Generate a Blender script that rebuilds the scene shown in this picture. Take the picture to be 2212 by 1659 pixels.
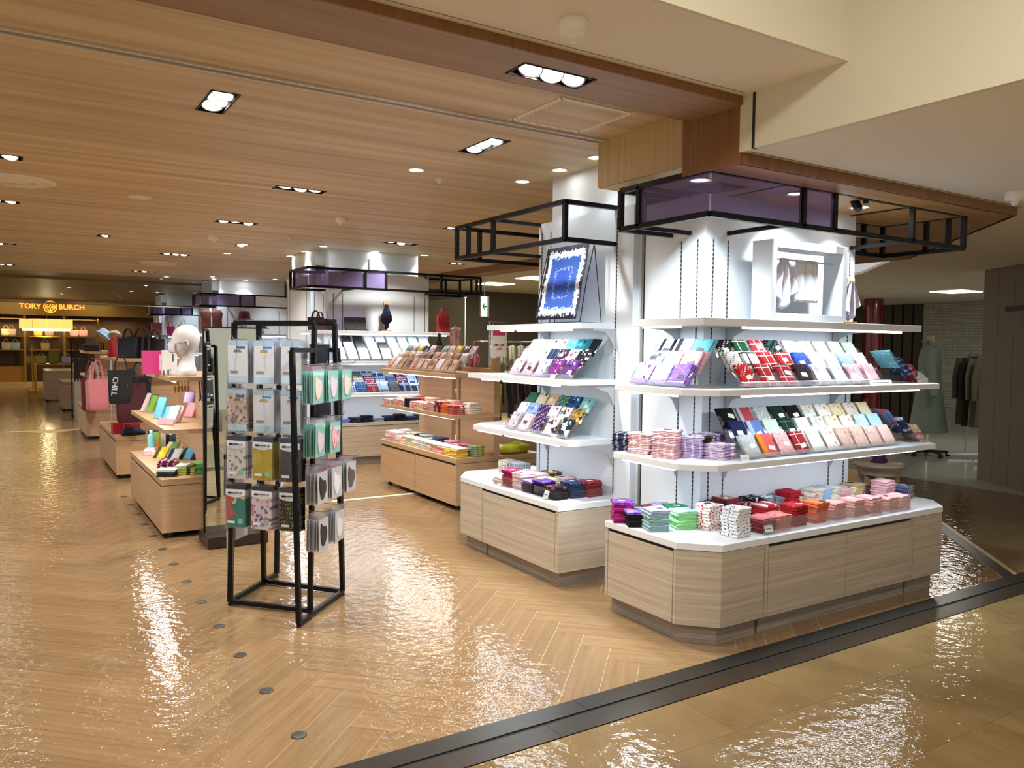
import bpy, bmesh, math, random
from mathutils import Vector, Matrix
random.seed(11)
sc = bpy.context.scene
col = sc.collection
for o in list(bpy.data.objects): bpy.data.objects.remove(o)
PI = math.pi
# ------------------------------------------------------------------ camera
FPX, IW, IH, CAMZ = 1717.0, 2212.0, 1659.0, 1.5
YAW, PITCH, ROLL = math.radians(32.288), math.radians(-2.80), math.radians(0.652)
_f0 = Vector((math.sin(YAW), math.cos(YAW), 0)); _r0 = Vector((math.cos(YAW), -math.sin(YAW), 0)); _u0 = Vector((0, 0, 1))
FW = _f0*math.cos(PITCH) + _u0*math.sin(PITCH); _u = -_f0*math.sin(PITCH) + _u0*math.cos(PITCH)
RT = _r0*math.cos(ROLL) + _u*math.sin(ROLL); UP = -_r0*math.sin(ROLL) + _u*math.cos(ROLL)
CAM = Vector((0, 0, CAMZ))
cd = bpy.data.cameras.new('camera'); cam = bpy.data.objects.new('camera', cd); col.objects.link(cam)
cd.sensor_width = 36; cd.lens = 36*FPX/IW; cd.clip_start = .05; cd.clip_end = 200
m = Matrix((RT, UP, -FW)).transposed().to_4x4(); m.translation = CAM; cam.matrix_world = m
sc.camera = cam
def ray(x, y): return FW + RT*((x-IW/2)/FPX) - UP*((y-IH/2)/FPX)
def at(x, y, z=0.0):                      # pixel -> point on the level z
    d = ray(x, y); return CAM + d*((z-CAMZ)/d.z)
def at_y(x, y, Y): d = ray(x, y); return CAM + d*(Y/d.y)
def at_x(x, y, X): d = ray(x, y); return CAM + d*(X/d.x)
# ------------------------------------------------------------------ world, exposure
w = bpy.data.worlds.new('world'); sc.world = w; w.use_nodes = True
bg = w.node_tree.nodes['Background']; bg.inputs[0].default_value = (1, .98, .95, 1); bg.inputs[1].default_value = .50
sc.view_settings.view_transform = 'Standard'; sc.view_settings.look = 'None'; sc.view_settings.gamma = 1
sc.view_settings.exposure = 0.14; sc.view_settings.use_curve_mapping = False
sc.cycles.use_denoising = True; sc.cycles.max_bounces = 7; sc.cycles.diffuse_bounces = 4; sc.cycles.glossy_bounces = 4
sc.cycles.transparent_max_bounces = 24; sc.cycles.transmission_bounces = 4
sc.cycles.caustics_reflective = False; sc.cycles.caustics_refractive = False
sc.cycles.sample_clamp_indirect = 4.0
COOL = (.80, .92, 1.0); NEUT = (1.0, .96, .90)
def light(kind, name, loc, energy, color, size=.05, size_y=None, rot=(0, 0, 0), spot=None, blend=.6):
    l = bpy.data.lights.new(name, kind); l.energy = energy; l.color = color
    if kind == 'AREA':
        l.shape = 'RECTANGLE'; l.size = size; l.size_y = size_y or size
    else: l.shadow_soft_size = size
    if kind == 'SPOT': l.spot_size = math.radians(spot); l.spot_blend = blend
    o = bpy.data.objects.new(name, l); col.objects.link(o); o.location = loc; o.rotation_euler = rot
    return o
def aim(o, target):
    o.rotation_euler = (Vector(target)-o.location).to_track_quat('-Z', 'Y').to_euler()
# ------------------------------------------------------------------ helpers
def C(h):
    h = h.lstrip('#'); r = [int(h[i:i+2], 16)/255 for i in (0, 2, 4)]
    return tuple(((c+.055)/1.055)**2.4 if c > .04045 else c/12.92 for c in r)
class MB:
    def __init__(s): s.v = []; s.f = []; s.m = []; s.sm = []
    def add(s, vs, fs, mi=0, sm=False):
        n = len(s.v); s.v += [tuple(v) for v in vs]
        for f in fs: s.f.append([i+n for i in f]); s.m.append(mi); s.sm.append(sm)
        return s
    def box(s, x0, x1, y0, y1, z0, z1, mi=0):
        vs = [(x, y, z) for z in (z0, z1) for x, y in ((x0, y0), (x1, y0), (x1, y1), (x0, y1))]
        return s.add(vs, [(3, 2, 1, 0), (4, 5, 6, 7), (0, 1, 5, 4), (1, 2, 6, 5), (2, 3, 7, 6), (3, 0, 4, 7)], mi)
    def prism(s, pts, z0, z1, mi=0):
        a = sum(pts[i][0]*pts[(i+1) % len(pts)][1]-pts[(i+1) % len(pts)][0]*pts[i][1] for i in range(len(pts)))
        if a < 0: pts = pts[::-1]
        n = len(pts); vs = [(x, y, z0) for x, y in pts]+[(x, y, z1) for x, y in pts]
        return s.add(vs, [list(range(n))[::-1], list(range(n, 2*n))]+[(i, (i+1) % n, n+(i+1) % n, n+i) for i in range(n)], mi)
    def slab(s, p, q, z0, z1, t, mi=0):       # vertical board from p to q (xy), t thick to its right-hand side
        d = Vector((q[0]-p[0], q[1]-p[1])); d.normalize(); n = Vector((d.y, -d.x))*t
        return s.prism([p, q, (q[0]+n.x, q[1]+n.y), (p[0]+n.x, p[1]+n.y)], z0, z1, mi)
    def bar(s, p, q, w=.03, h=None, mi=0):
        h = h or w; p = Vector(p); q = Vector(q); d = (q-p).normalized()
        a = d.cross(Vector((0, 0, 1)))
        if a.length < 1e-3: a = d.cross(Vector((0, 1, 0)))
        a.normalize(); b = a.cross(d).normalized(); a *= w/2; b *= h/2
        vs = [c+k for c in (p, q) for k in (-a-b, a-b, a+b, -a+b)]
        return s.add(vs, [(0, 1, 2, 3), (7, 6, 5, 4), (0, 4, 5, 1), (1, 5, 6, 2), (2, 6, 7, 3), (3, 7, 4, 0)], mi)
    def tube(s, pts, r=.005, n=8, mi=0):
        pts = [Vector(p) for p in pts]; rs = r if isinstance(r, (list, tuple)) else [r]*len(pts)
        rings = []; ref = None
        for i, p in enumerate(pts):
            d = (pts[min(i+1, len(pts)-1)]-pts[max(i-1, 0)]).normalized()
            if ref is None:
                ref = d.cross(Vector((0, 0, 1)));
                if ref.length < 1e-3: ref = d.cross(Vector((1, 0, 0)))
            a = (ref-d*ref.dot(d)).normalized(); ref = a; b = d.cross(a)
            rings.append([p+(a*math.cos(2*PI*k/n)+b*math.sin(2*PI*k/n))*rs[i] for k in range(n)])
        return s.loft(rings, mi)
    def loft(s, rings, mi=0, caps=True, sm=True):
        n = len(rings[0]); vs = [v for r in rings for v in r]; fs = []
        for i in range(len(rings)-1):
            for k in range(n): fs.append((i*n+k, i*n+(k+1) % n, (i+1)*n+(k+1) % n, (i+1)*n+k))
        s.add(vs, fs, mi, sm)
        if caps:
            s.add(rings[0], [list(range(n))[::-1]], mi); s.add(rings[-1], [list(range(n))], mi)
        return s
    def lathe(s, prof, n=20, c=(0, 0, 0), mi=0, sx=1, sy=1):
        rings = [[(c[0]+r*sx*math.cos(2*PI*k/n), c[1]+r*sy*math.sin(2*PI*k/n), c[2]+z) for k in range(n)] for r, z in prof]
        return s.loft(rings, mi)
    def mesh(s, name):
        me = bpy.data.meshes.new(name); me.from_pydata(s.v, [], s.f)
        me.polygons.foreach_set('material_index', s.m); me.polygons.foreach_set('use_smooth', s.sm); me.update()
        return me
    def build(s, name, mats, parent=None, loc=None, bevel=0):
        me = s.mesh(name)
        for m_ in (mats if isinstance(mats, (list, tuple)) else [mats]): me.materials.append(m_)
        o = bpy.data.objects.new(name, me); col.objects.link(o)
        if parent: o.parent = parent
        if loc is not None: o.location = loc
        if bevel:
            b = o.modifiers.new('bevel', 'BEVEL'); b.width = bevel; b.segments = 2; b.limit_method = 'ANGLE'
        return o
def inst(me, name, mat=None, parent=None, loc=(0, 0, 0), rot=(0, 0, 0), scale=(1, 1, 1)):
    o = bpy.data.objects.new(name, me); col.objects.link(o)
    if parent: o.parent = parent
    o.location = loc; o.rotation_euler = rot; o.scale = scale
    if mat:
        o.material_slots[0].link = 'OBJECT'; o.material_slots[0].material = mat
    return o
def tag(o, label, cat, group=None):
    o['label'] = label; o['category'] = cat
    if group: o['group'] = group
    return o
def thing(name, label, cat, loc=(0, 0, 0), rz=0, group=None):
    o = bpy.data.objects.new(name, None); col.objects.link(o); o.empty_display_size = .1
    o.location = loc; o.rotation_euler = (0, 0, rz)
    return tag(o, label, cat, group)
def struct(o): o['kind'] = 'structure'; return o
def copy_tree(o, parent=None, loc=None, rz=None, label=None):
    c = o.copy(); col.objects.link(c); c.parent = parent
    if loc is not None: c.location = loc
    if rz is not None: c.rotation_euler = (0, 0, rz)
    if label: c['label'] = label
    for ch in list(o.children): copy_tree(ch, c)
    return c
# ------------------------------------------------------------------ materials
MATS = {}
def nodes(name):
    m_ = bpy.data.materials.new(name); m_.use_nodes = True; nt = m_.node_tree
    return m_, nt, nt.nodes['Principled BSDF'], nt.nodes, nt.links
def P(name, color, rough=.5, metal=0, emit=None, es=0, coat=0, spec=.5, bump=0, bscale=40):
    if name in MATS: return MATS[name]
    m_, nt, b, N, L = nodes(name)
    c = C(color) if isinstance(color, str) else color
    b.inputs['Base Color'].default_value = (*c, 1); b.inputs['Roughness'].default_value = rough
    b.inputs['Metallic'].default_value = metal; b.inputs['Coat Weight'].default_value = coat; b.inputs['Specular IOR Level'].default_value = spec
    if emit:
        e = C(emit) if isinstance(emit, str) else emit
        b.inputs['Emission Color'].default_value = (*e, 1); b.inputs['Emission Strength'].default_value = es
    if bump:
        t = N.new('ShaderNodeTexCoord'); n = N.new('ShaderNodeTexNoise'); n.inputs['Scale'].default_value = bscale
        L.new(t.outputs['Object'], n.inputs['Vector']); bp = N.new('ShaderNodeBump'); bp.inputs['Strength'].default_value = bump
        bp.inputs['Distance'].default_value = .01
        L.new(n.outputs['Fac'], bp.inputs['Height']); L.new(bp.outputs['Normal'], b.inputs['Normal'])
    MATS[name] = m_; return m_
def ramp(N, stops):
    r = N.new('ShaderNodeValToRGB'); e = r.color_ramp.elements
    while len(e) < len(stops): e.new(.5)
    for k, (p, c) in enumerate(stops): e[k].position = p; e[k].color = (*(C(c) if isinstance(c, str) else c), 1)
    return r
def wood(name, c1, c2, scale, rough=.4, mid=None, coord='Object', bump=.0):
    m_, nt, b, N, L = nodes(name)
    t = N.new('ShaderNodeTexCoord'); mp = N.new('ShaderNodeMapping'); mp.inputs['Scale'].default_value = scale
    n = N.new('ShaderNodeTexNoise'); n.inputs['Scale'].default_value = 1; n.inputs['Detail'].default_value = 5; n.inputs['Roughness'].default_value = .6
    L.new(t.outputs[coord], mp.inputs['Vector']); L.new(mp.outputs[0], n.inputs['Vector'])
    r = ramp(N, [(.33, c1), (.67, c2)]); L.new(n.outputs['Fac'], r.inputs[0]); L.new(r.outputs[0], b.inputs['Base Color'])
    b.inputs['Roughness'].default_value = rough
    if bump:
        bp = N.new('ShaderNodeBump'); bp.inputs['Strength'].default_value = bump; bp.inputs['Distance'].default_value = .003
        L.new(n.outputs['Fac'], bp.inputs['Height']); L.new(bp.outputs['Normal'], b.inputs['Normal'])
    MATS[name] = m_; return m_
def clear(name, color=(1, 1, 1), gloss=.06, rough=.02, edge=True):
    m_, nt, b, N, L = nodes(name); N.remove(b)
    tr = N.new('ShaderNodeBsdfTransparent'); tr.inputs[0].default_value = (*color, 1)
    g = N.new('ShaderNodeBsdfGlossy'); g.inputs['Roughness'].default_value = rough; g.inputs[0].default_value = (1, 1, 1, 1)
    mx = N.new('ShaderNodeMixShader'); lw = N.new('ShaderNodeLayerWeight'); lw.inputs[0].default_value = .25
    ma = N.new('ShaderNodeMath'); ma.operation = 'MULTIPLY_ADD'; ma.inputs[1].default_value = .32; ma.inputs[2].default_value = gloss
    L.new(lw.outputs['Fresnel'], ma.inputs[0]); L.new(ma.outputs[0], mx.inputs[0]); L.new(tr.outputs[0], mx.inputs[1]); L.new(g.outputs[0], mx.inputs[2])
    L.new(mx.outputs[0], nt.nodes['Material Output'].inputs[0]); MATS[name] = m_; return m_
def cloth(base, pat='plain', c2='#ffffff', c3=None, s=40, rough=.9, zs=.3):
    key = 'cloth_%s_%s_%s_%s_%s_%s' % (base, pat, c2, c3, s, zs)
    if key in MATS: return MATS[key]
    m_, nt, b, N, L = nodes(key); b.inputs['Roughness'].default_value = rough; b.inputs['Specular IOR Level'].default_value = .2
    t = N.new('ShaderNodeTexCoord'); mp = N.new('ShaderNodeMapping'); L.new(t.outputs['Object'], mp.inputs['Vector'])
    mp.inputs['Scale'].default_value = (1, 1, zs)
    bc = (*C(base), 1); last = None
    def mixc(fac, a, bcol):
        mx = N.new('ShaderNodeMix'); mx.data_type = 'RGBA'; L.new(fac, mx.inputs[0])
        for sock, val in ((mx.inputs[6], a), (mx.inputs[7], bcol)):
            if isinstance(val, tuple): sock.default_value = val
            else: L.new(val, sock)
        return mx.outputs[2]
    def cmp(sock, op, v):
        q = N.new('ShaderNodeMath'); q.operation = op; L.new(sock, q.inputs[0]); q.inputs[1].default_value = v; return q.outputs[0]
    if pat == 'plain': b.inputs['Base Color'].default_value = bc; out = None
    elif pat == 'dots':
        v = N.new('ShaderNodeTexVoronoi'); v.inputs['Scale'].default_value = s*1.35; v.inputs['Randomness'].default_value = .1
        mp.inputs['Rotation'].default_value = (.3, .2, .78); mp.inputs['Scale'].default_value = (1, 1, 1); L.new(mp.outputs[0], v.inputs['Vector'])
        out = mixc(cmp(v.outputs['Distance'], 'LESS_THAN', .31), bc, (*C(c2), 1))
    elif pat in ('plaid', 'stripe'):
        sp = N.new('ShaderNodeSeparateXYZ'); L.new(mp.outputs[0], sp.inputs[0]); cur = bc
        for ax, thr, cc in ((0, .62, c2), (1, .62, c2), (0, .93, c3 or c2), (1, .93, c3 or c2)):
            if pat == 'stripe' and ax == 1: continue
            q = N.new('ShaderNodeMath'); q.operation = 'MULTIPLY'; L.new(sp.outputs[ax], q.inputs[0]); q.inputs[1].default_value = s*2.2
            sn = N.new('ShaderNodeMath'); sn.operation = 'SINE'; L.new(q.outputs[0], sn.inputs[0])
            g = cmp(sn.outputs[0], 'GREATER_THAN', thr)
            if thr < .9 and pat == 'plaid': g = cmp(g, 'MULTIPLY', .6)
            cur = mixc(g, cur, (*C(cc), 1))
        out = cur
    elif pat == 'floral':
        v = N.new('ShaderNodeTexVoronoi'); v.inputs['Scale'].default_value = s; L.new(mp.outputs[0], v.inputs['Vector'])
        n = N.new('ShaderNodeTexNoise'); n.inputs['Scale'].default_value = s*.8; n.inputs['Detail'].default_value = 4; L.new(mp.outputs[0], n.inputs['Vector'])
        a = mixc(cmp(v.outputs['Distance'], 'LESS_THAN', .36), bc, (*C(c2), 1))
        out = mixc(cmp(n.outputs['Fac'], 'GREATER_THAN', .57), a, (*C(c3 or c2), 1))
    if out is not None: L.new(out, b.inputs['Base Color'])
    n2 = N.new('ShaderNodeTexNoise'); n2.inputs['Scale'].default_value = 600; L.new(t.outputs['Object'], n2.inputs['Vector'])
    bp = N.new('ShaderNodeBump'); bp.inputs['Strength'].default_value = .25; bp.inputs['Distance'].default_value = .001
    L.new(n2.outputs['Fac'], bp.inputs['Height']); L.new(bp.outputs['Normal'], b.inputs['Normal'])
    MATS[key] = m_; return m_

def tinted(name, tcol, dcol, f):
    m_, nt, b, N, L = nodes(name); b.inputs['Base Color'].default_value = (*C(dcol), 1); b.inputs['Roughness'].default_value = .08
    tr = N.new('ShaderNodeBsdfTransparent'); tr.inputs[0].default_value = (*tcol, 1); mx = N.new('ShaderNodeMixShader'); mx.inputs[0].default_value = f
    L.new(tr.outputs[0], mx.inputs[1]); L.new(b.outputs[0], mx.inputs[2]); L.new(mx.outputs[0], nt.nodes['Material Output'].inputs[0]); return m_
WHITE = P('white_laminate', '#e5eaef', .35); WALLW = P('white_wall_paint', '#e0e8f0', .55)
PLAST = P('cream_ceiling_paint', '#e9e2d2', .8, bump=.05, bscale=30); BEAMW = P('cream_beam_paint', '#dcd6be', .75)
BLACK = P('black_metal', '#141416', .35, .6); DARKP = P('black_plastic', '#101012', .4)
CHROME = P('chrome', '#d5d8dc', .15, 1); STEEL = P('brushed_steel', '#a9a59c', .35, 1)
PALE = wood('pale_oak_laminate', '#a89a87', '#c7bba8', (1.2, 1.2, 60), .42)
PALE_P = wood('grey_oak_plinth', '#83796f', '#aaa196', (1.5, 1.5, 90), .45)
OAK = wood('oak_laminate', '#b99c76', '#c8ac87', (1.2, 1.2, 40), .42)
CEILW = wood('ceiling_wood', '#ad9470', '#dac29c', (.35, 9, 1), .5)
SOFF = wood('soffit_wood', '#8a6b4c', '#9d7d5b', (.6, 26, 26), .5)
FACEW = wood('light_wood_face', '#b89d6e', '#cbb182', (40, 40, .8), .5)
FACED = wood('dark_wood_face', '#7a5129', '#8c6134', (40, 40, .8), .5)
ACRYL = clear('clear_acrylic', (.975, .985, .99), .012); PURPLE = tinted('purple_acrylic', (.64, .58, .76), '#8a80aa', .34)
GLASS = clear('barrier_glass', (.93, .95, .93), .03); POUCH = clear('clear_pouch', (.99, .99, 1.0), .06, .08)
MIRROR = P('mirror_olive_reflection', (.74, .74, .58), .01, 1)  # olive tint in the colour stands in for the reflected surroundings
GAP = P('shadow_gap_dark', '#2b2622', .8)
LAMP = P('lamp_glow', '#ffffff', .5, emit='#fffaf0', es=30); LEDM = P('led_strip_glow', '#ffffff', .5, emit='#f0f7ff', es=7)
RAILM = P('slotted_rail_dark', '#3a3d42', .5, .4)
# ================================================================== FLOORS
def floor_mat(name, c1, c2, uvgrain, rough, bumps, wave, dist=.0035):
    m_, nt, b, N, L = nodes(name)
    t = N.new('ShaderNodeTexCoord'); mp = N.new('ShaderNodeMapping')
    mp.inputs['Scale'].default_value = uvgrain
    n = N.new('ShaderNodeTexNoise'); n.inputs['Scale'].default_value = 1; n.inputs['Detail'].default_value = 6; n.inputs['Roughness'].default_value = .62
    L.new(t.outputs['UV'], mp.inputs[0]); L.new(mp.outputs[0], n.inputs['Vector'])
    r = ramp(N, [(.3, c1), (.7, c2)]); L.new(n.outputs['Fac'], r.inputs[0])
    g = N.new('ShaderNodeNewGeometry'); oi = N.new('ShaderNodeObjectInfo'); ad = N.new('ShaderNodeMath'); ad.operation = 'ADD'
    L.new(g.outputs['Random Per Island'], ad.inputs[0]); L.new(oi.outputs['Random'], ad.inputs[1])
    fr = N.new('ShaderNodeMath'); fr.operation = 'FRACT'; L.new(ad.outputs[0], fr.inputs[0])
    mr = N.new('ShaderNodeMapRange'); mr.inputs[3].default_value = .90; mr.inputs[4].default_value = 1.06; L.new(fr.outputs[0], mr.inputs[0])
    hv = N.new('ShaderNodeHueSaturation'); L.new(mr.outputs[0], hv.inputs['Value']); L.new(r.outputs[0], hv.inputs['Color']); L.new(hv.outputs[0], b.inputs['Base Color'])
    b.inputs['Roughness'].default_value = rough; b.inputs['Specular IOR Level'].default_value = .75
    gp = N.new('ShaderNodeTexNoise'); gp.inputs['Scale'].default_value = wave; gp.inputs['Detail'].default_value = 3
    L.new(g.outputs['Position'], gp.inputs['Vector'])
    bp = N.new('ShaderNodeBump'); bp.inputs['Strength'].default_value = bumps; bp.inputs['Distance'].default_value = dist
    L.new(gp.outputs['Fac'], bp.inputs['Height']); L.new(bp.outputs['Normal'], b.inputs['Normal'])
    return m_
PLANKM = floor_mat('floor_plank_oak', '#856a4c', '#9c805d', (1.6, 34, 1), .055, .8, 17, .006)
TILEM = floor_mat('aisle_vinyl', '#7b6340', '#8f774e', (3, 3, 1), .07, .8, 15, .006)
MARBM = P('marble_tile', '#b4b8b0', .12); BASEM = P('subfloor_grout', '#d8bd92', .35)
def poly_mesh(name, pts, org, ux, z0, z1, mat):      # plank or tile from its xy outline, uv along ux
    n = len(pts); vs = [(x-org[0], y-org[1], z1) for x, y in pts]+[(x-org[0], y-org[1], z0) for x, y in pts]
    me = bpy.data.meshes.new(name)
    me.from_pydata(vs, [], [list(range(n))]+[(i, n+i, n+(i+1) % n, (i+1) % n) for i in range(n)])
    uv = me.uv_layers.new(name='UVMap'); so = random.uniform(0, 40)
    for lp in me.loops:
        v = me.vertices[lp.vertex_index].co
        uv.data[lp.index].uv = (v.x*ux[0]+v.y*ux[1]+so, -v.x*ux[1]+v.y*ux[0]+so)
    me.materials.append(mat); return me
def clip(pts, a, b, c):                               # keep a*x+b*y<=c
    out = []
    for i in range(len(pts)):
        p, q = pts[i], pts[(i+1) % len(pts)]; fp, fq = a*p[0]+b*p[1]-c, a*q[0]+b*q[1]-c
        if fp <= 0: out.append(p)
        if (fp < 0 < fq) or (fq < 0 < fp):
            t = fp/(fp-fq); out.append((p[0]+(q[0]-p[0])*t, p[1]+(q[1]-p[1])*t))
    return out
fl = struct(MB().prism([(-5, 2.60), (5.55, 2.60), (8.9, 5.95), (8.9, 32.5), (-5, 32.5)], -.06, -.0011).build('floor', BASEM))
PW, PL, GJ = .153, .918, .0012
S2 = math.sqrt(.5); UD, VD = (S2, -S2), (S2, S2)
planks = []
for kind in 'HV':
    for j in range(-3, 7):
        for i in range(-80, 90):
            u0, v0 = i*PW+j*PL, -i*PW+j*PL
            if kind == 'H': a, b_, c_, d_ = u0, u0+PL, v0, v0+PW
            else: a, b_, c_, d_ = u0+PL, u0+PL+PW, v0, v0+PL
            cu, cv = (a+b_)/2, (c_+d_)/2; wx = lambda u, v: (1.096+(u+v)*S2, 3.773+(v-u)*S2)
            cx, cy = wx(cu, cv)
            if not (-1.3 < cx < 7.5 and 2.2 < cy < 15): continue
            pts = [wx(u, v) for u, v in ((a+GJ, c_+GJ), (b_-GJ, c_+GJ), (b_-GJ, d_-GJ), (a+GJ, d_-GJ))]
            q = clip(pts, 0, -1, -2.615); cl = len(q) and q != pts
            q = clip(q, 1, -1, 2.88) if q else q
            if len(q) < 3: continue
            whole = (len(q) == 4 and not cl and all(abs(x1-x2)+abs(y1-y2) < 1e-6 for (x1, y1), (x2, y2) in zip(q, pts)))
            d = Vector((cx, cy, -1.5)); vis = ray(0, 0) is not None
            dep = d.dot(FW); sx = IW/2+FPX*d.dot(RT)/dep if dep > .1 else -9999; sy = IH/2-FPX*d.dot(UP)/dep if dep > .1 else -9999
            planks.append((d.length if (-150 < sx < 2300 and sy < 1800) else 100+d.length, kind, cx, cy, q, whole))
planks.sort(key=lambda t: t[0])
pm = {'H': poly_mesh('plank', [(x, y) for x, y in ((-(PL/2-GJ)*S2-(PW/2-GJ)*S2, (PL/2-GJ)*S2-(PW/2-GJ)*S2), ((PL/2-GJ)*S2-(PW/2-GJ)*S2, -(PL/2-GJ)*S2-(PW/2-GJ)*S2), ((PL/2-GJ)*S2+(PW/2-GJ)*S2, -(PL/2-GJ)*S2+(PW/2-GJ)*S2), (-(PL/2-GJ)*S2+(PW/2-GJ)*S2, (PL/2-GJ)*S2+(PW/2-GJ)*S2))], (0, 0), UD, -.006, 0, PLANKM)}
_h = [(v.co.x, v.co.y) for v in pm['H'].vertices][:4]
pm['V'] = poly_mesh('plank', [(-y, x) for x, y in _h], (0, 0), VD, -.006, 0, PLANKM)
rv, rf, ruv = [], [], []
for k, (dist, kind, cx, cy, q, whole) in enumerate(planks):
    if k < 300:
        me = pm[kind] if whole else poly_mesh('plank', q, (cx, cy), UD if kind == 'H' else VD, -.006, 0, PLANKM)
        o = bpy.data.objects.new('plank', me); col.objects.link(o); o.parent = fl; o.location = (cx, cy, 0)
    else:
        n = len(rv); ux = UD if kind == 'H' else VD; so = random.uniform(0, 40)
        rv += [(x, y, 0) for x, y in q]; rf.append(list(range(n, n+len(q))))
        ruv += [(x*ux[0]+y*ux[1]+so, -x*ux[1]+y*ux[0]+so) for x, y in q]
me = bpy.data.meshes.new('far_planks'); me.from_pydata(rv, [], rf); uv = me.uv_layers.new(name='UVMap')
for lp in me.loops: uv.data[lp.index].uv = ruv[lp.vertex_index]
me.materials.append(PLANKM); o = bpy.data.objects.new('far_planks', me); col.objects.link(o); o.parent = fl; o['kind'] = 'stuff'
def flat(name, pts, z, mat, ux=(1, 0), parent=None):
    me = poly_mesh(name, pts, (0, 0), ux, z-.012, z, mat); o = bpy.data.objects.new(name, me); col.objects.link(o)
    if parent: o.parent = parent
    return o
o = flat('far_floor', [(-5, 15.3), (8.9, 15.3), (8.9, 32.5), (-5, 32.5)], -.001, PLANKM, UD, fl)
# aisle with square vinyl tiles
fa = struct(flat('floor_aisle', [(-6, -6), (8.9, -6), (8.9, 5.9), (5.6, 2.6), (5.6, 2.41), (-6, 2.41)], -.002, BASEM))
TS = .475
for ix in range(-4, 14):
    for iy in range(0, 5):
        x0 = 2.38+(ix-4)*TS; y1 = 2.40 if iy == 0 else 2.09-(iy-1)*TS; y0 = 2.09-iy*TS
        if x0 > 7.6: continue
        g = .0008
        me = poly_mesh('tile', [(x0+g, y0+g), (x0+TS-g, y0+g), (x0+TS-g, y1-g), (x0+g, y1-g)], (x0, y0), (1, 0), -.002, .001, TILEM)
        o = bpy.data.objects.new('tile', me); col.objects.link(o); o.parent = fa; o.location = (x0, y0, 0)
flat('side_vinyl', [(5.70, 2.62), (8.89, 5.81), (8.89, 1.0), (7.65, 1.0), (7.65, 2.4), (5.70, 2.4)], .0, TILEM, (1, 0), fa)
# dark threshold strips
thr = struct(MB().box(-6, 9, 2.405, 2.41, -.004, .001).build('trim_1', P('groove_black', '#0c0b0a', .7)))
TH1 = P('threshold_steel', '#4c4a47', .28, .75, bump=.08, bscale=12); TH2 = P('threshold_brown', '#33291f', .3, .2, bump=.08, bscale=14)
xs = [-6, -2.1, -.1, 1.988, 4.07, 6.1, 8.9]
for a, b_ in zip(xs, xs[1:]): MB().box(a+.001, b_-.001, 2.535, 2.638, -.004, .004).build('threshold_plate', TH1, thr)
xs = [-6, -1.0, .4, 1.765, 3.13, 4.5, 5.9, 8.9]
for a, b_ in zip(xs, xs[1:]): MB().box(a+.001, b_-.001, 2.405, 2.515, -.004, .003).build('threshold_tile', TH2, thr)
MB().box(-6, 8.9, 2.515, 2.535, -.004, -.001).build('groove', P('groove_black', '#0c0b0a', .7), thr)
dg = struct(MB().prism([(5.53, 2.64), (5.66, 2.64), (8.89, 5.87), (8.89, 6.0)], -.004, .003).build('trim_2', TH2))
fm = struct(MB().box(8.9, 20, -6, 20, -.05, -.003).build('floor_marble', BASEM))
for ix in range(0, 9):
    for iy in range(0, 9):
        x0, y0 = 8.9+ix*.9, 3.0+iy*.9
        MB().box(x0+.002, x0+.898, y0+.002, y0+.898, -.003, .001).build('tile', MARBM, fm)
# floor sockets (small discs along the aisle) and cable cover
for k in range(13):
    y = 2.937+k*.4565
    o = MB().lathe([(.030, 0), (.030, .0035), (.026, .005), (0, .005)], 20).build('floor_disc', P('floor_disc_grey', '#57544e', .45, .6), None, (.91, y, .0002))
    tag(o, 'small round grey metal disc set flush in the wood floor', 'floor disc', 'row of floor discs along the wood aisle')
o = MB().prism([(2.55, 7.165), (3.75, 7.165), (3.75, 7.225), (2.55, 7.225)], 0, .008).build('cable_cover', P('ivory_plastic', '#d8d2bd', .4), None, (0, 0, .0003), .003)
tag(o, 'flat ivory cable cover strip on wood floor beside oak gondola', 'cable cover')

# ================================================================== CEILING
ZC, ZSOF, ZWH, ZLOW, ZTRIM = 2.705, 2.64, 2.68, 2.424, 2.37
RECT = [(1.76, 2.15, 6.20, 6.33, 3), (1.76, 2.15, 8.28, 8.41, 3), (1.77, 2.15, 11.83, 11.96, 3), (1.8, 2.18, 15.1, 15.24, 3),
        (-.29, .09, 6.22, 6.35, 3), (-.29, .09, 8.25, 8.38, 3), (-.29, .09, 11.9, 12.03, 3), (-.29, .09, 15.2, 15.33, 3),
        (.84, .97, 4.05, 4.43, 3), (2.39, 2.52, 4.04, 4.43, 3), (.87, 1.0, 10.25, 10.4, 1), (2.40, 2.52, 10.08, 10.34, 2),
        (3.80, 4.20, 8.79, 8.92, 3), (3.84, 4.2, 7.33, 7.46, 3), (5.55, 5.8, 10.5, 10.63, 2), (5.2, 5.6, 13.0, 13.13, 3)]
def holed(name, x0, x1, y0, y1, z, holes, mat):
    xs = sorted({x0, x1, *[h[0] for h in holes], *[h[1] for h in holes]}); ys = sorted({y0, y1, *[h[2] for h in holes], *[h[3] for h in holes]})
    b = MB(); idx = {}
    def vi(i, j):
        if (i, j) not in idx: idx[(i, j)] = len(b.v); b.v.append((xs[i], ys[j], z))
        return idx[(i, j)]
    for i in range(len(xs)-1):
        for j in range(len(ys)-1):
            cx, cy = (xs[i]+xs[i+1])/2, (ys[j]+ys[j+1])/2
            if any(h[0] < cx < h[1] and h[2] < cy < h[3] for h in holes): continue
            b.f.append([vi(i, j), vi(i, j+1), vi(i+1, j+1), vi(i+1, j)]); b.m.append(0); b.sm.append(False)
    return b.build(name, mat)
ceil = struct(holed('ceiling', -5, 6.3, 2.97, 16.4, ZC, RECT, CEILW))
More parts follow.
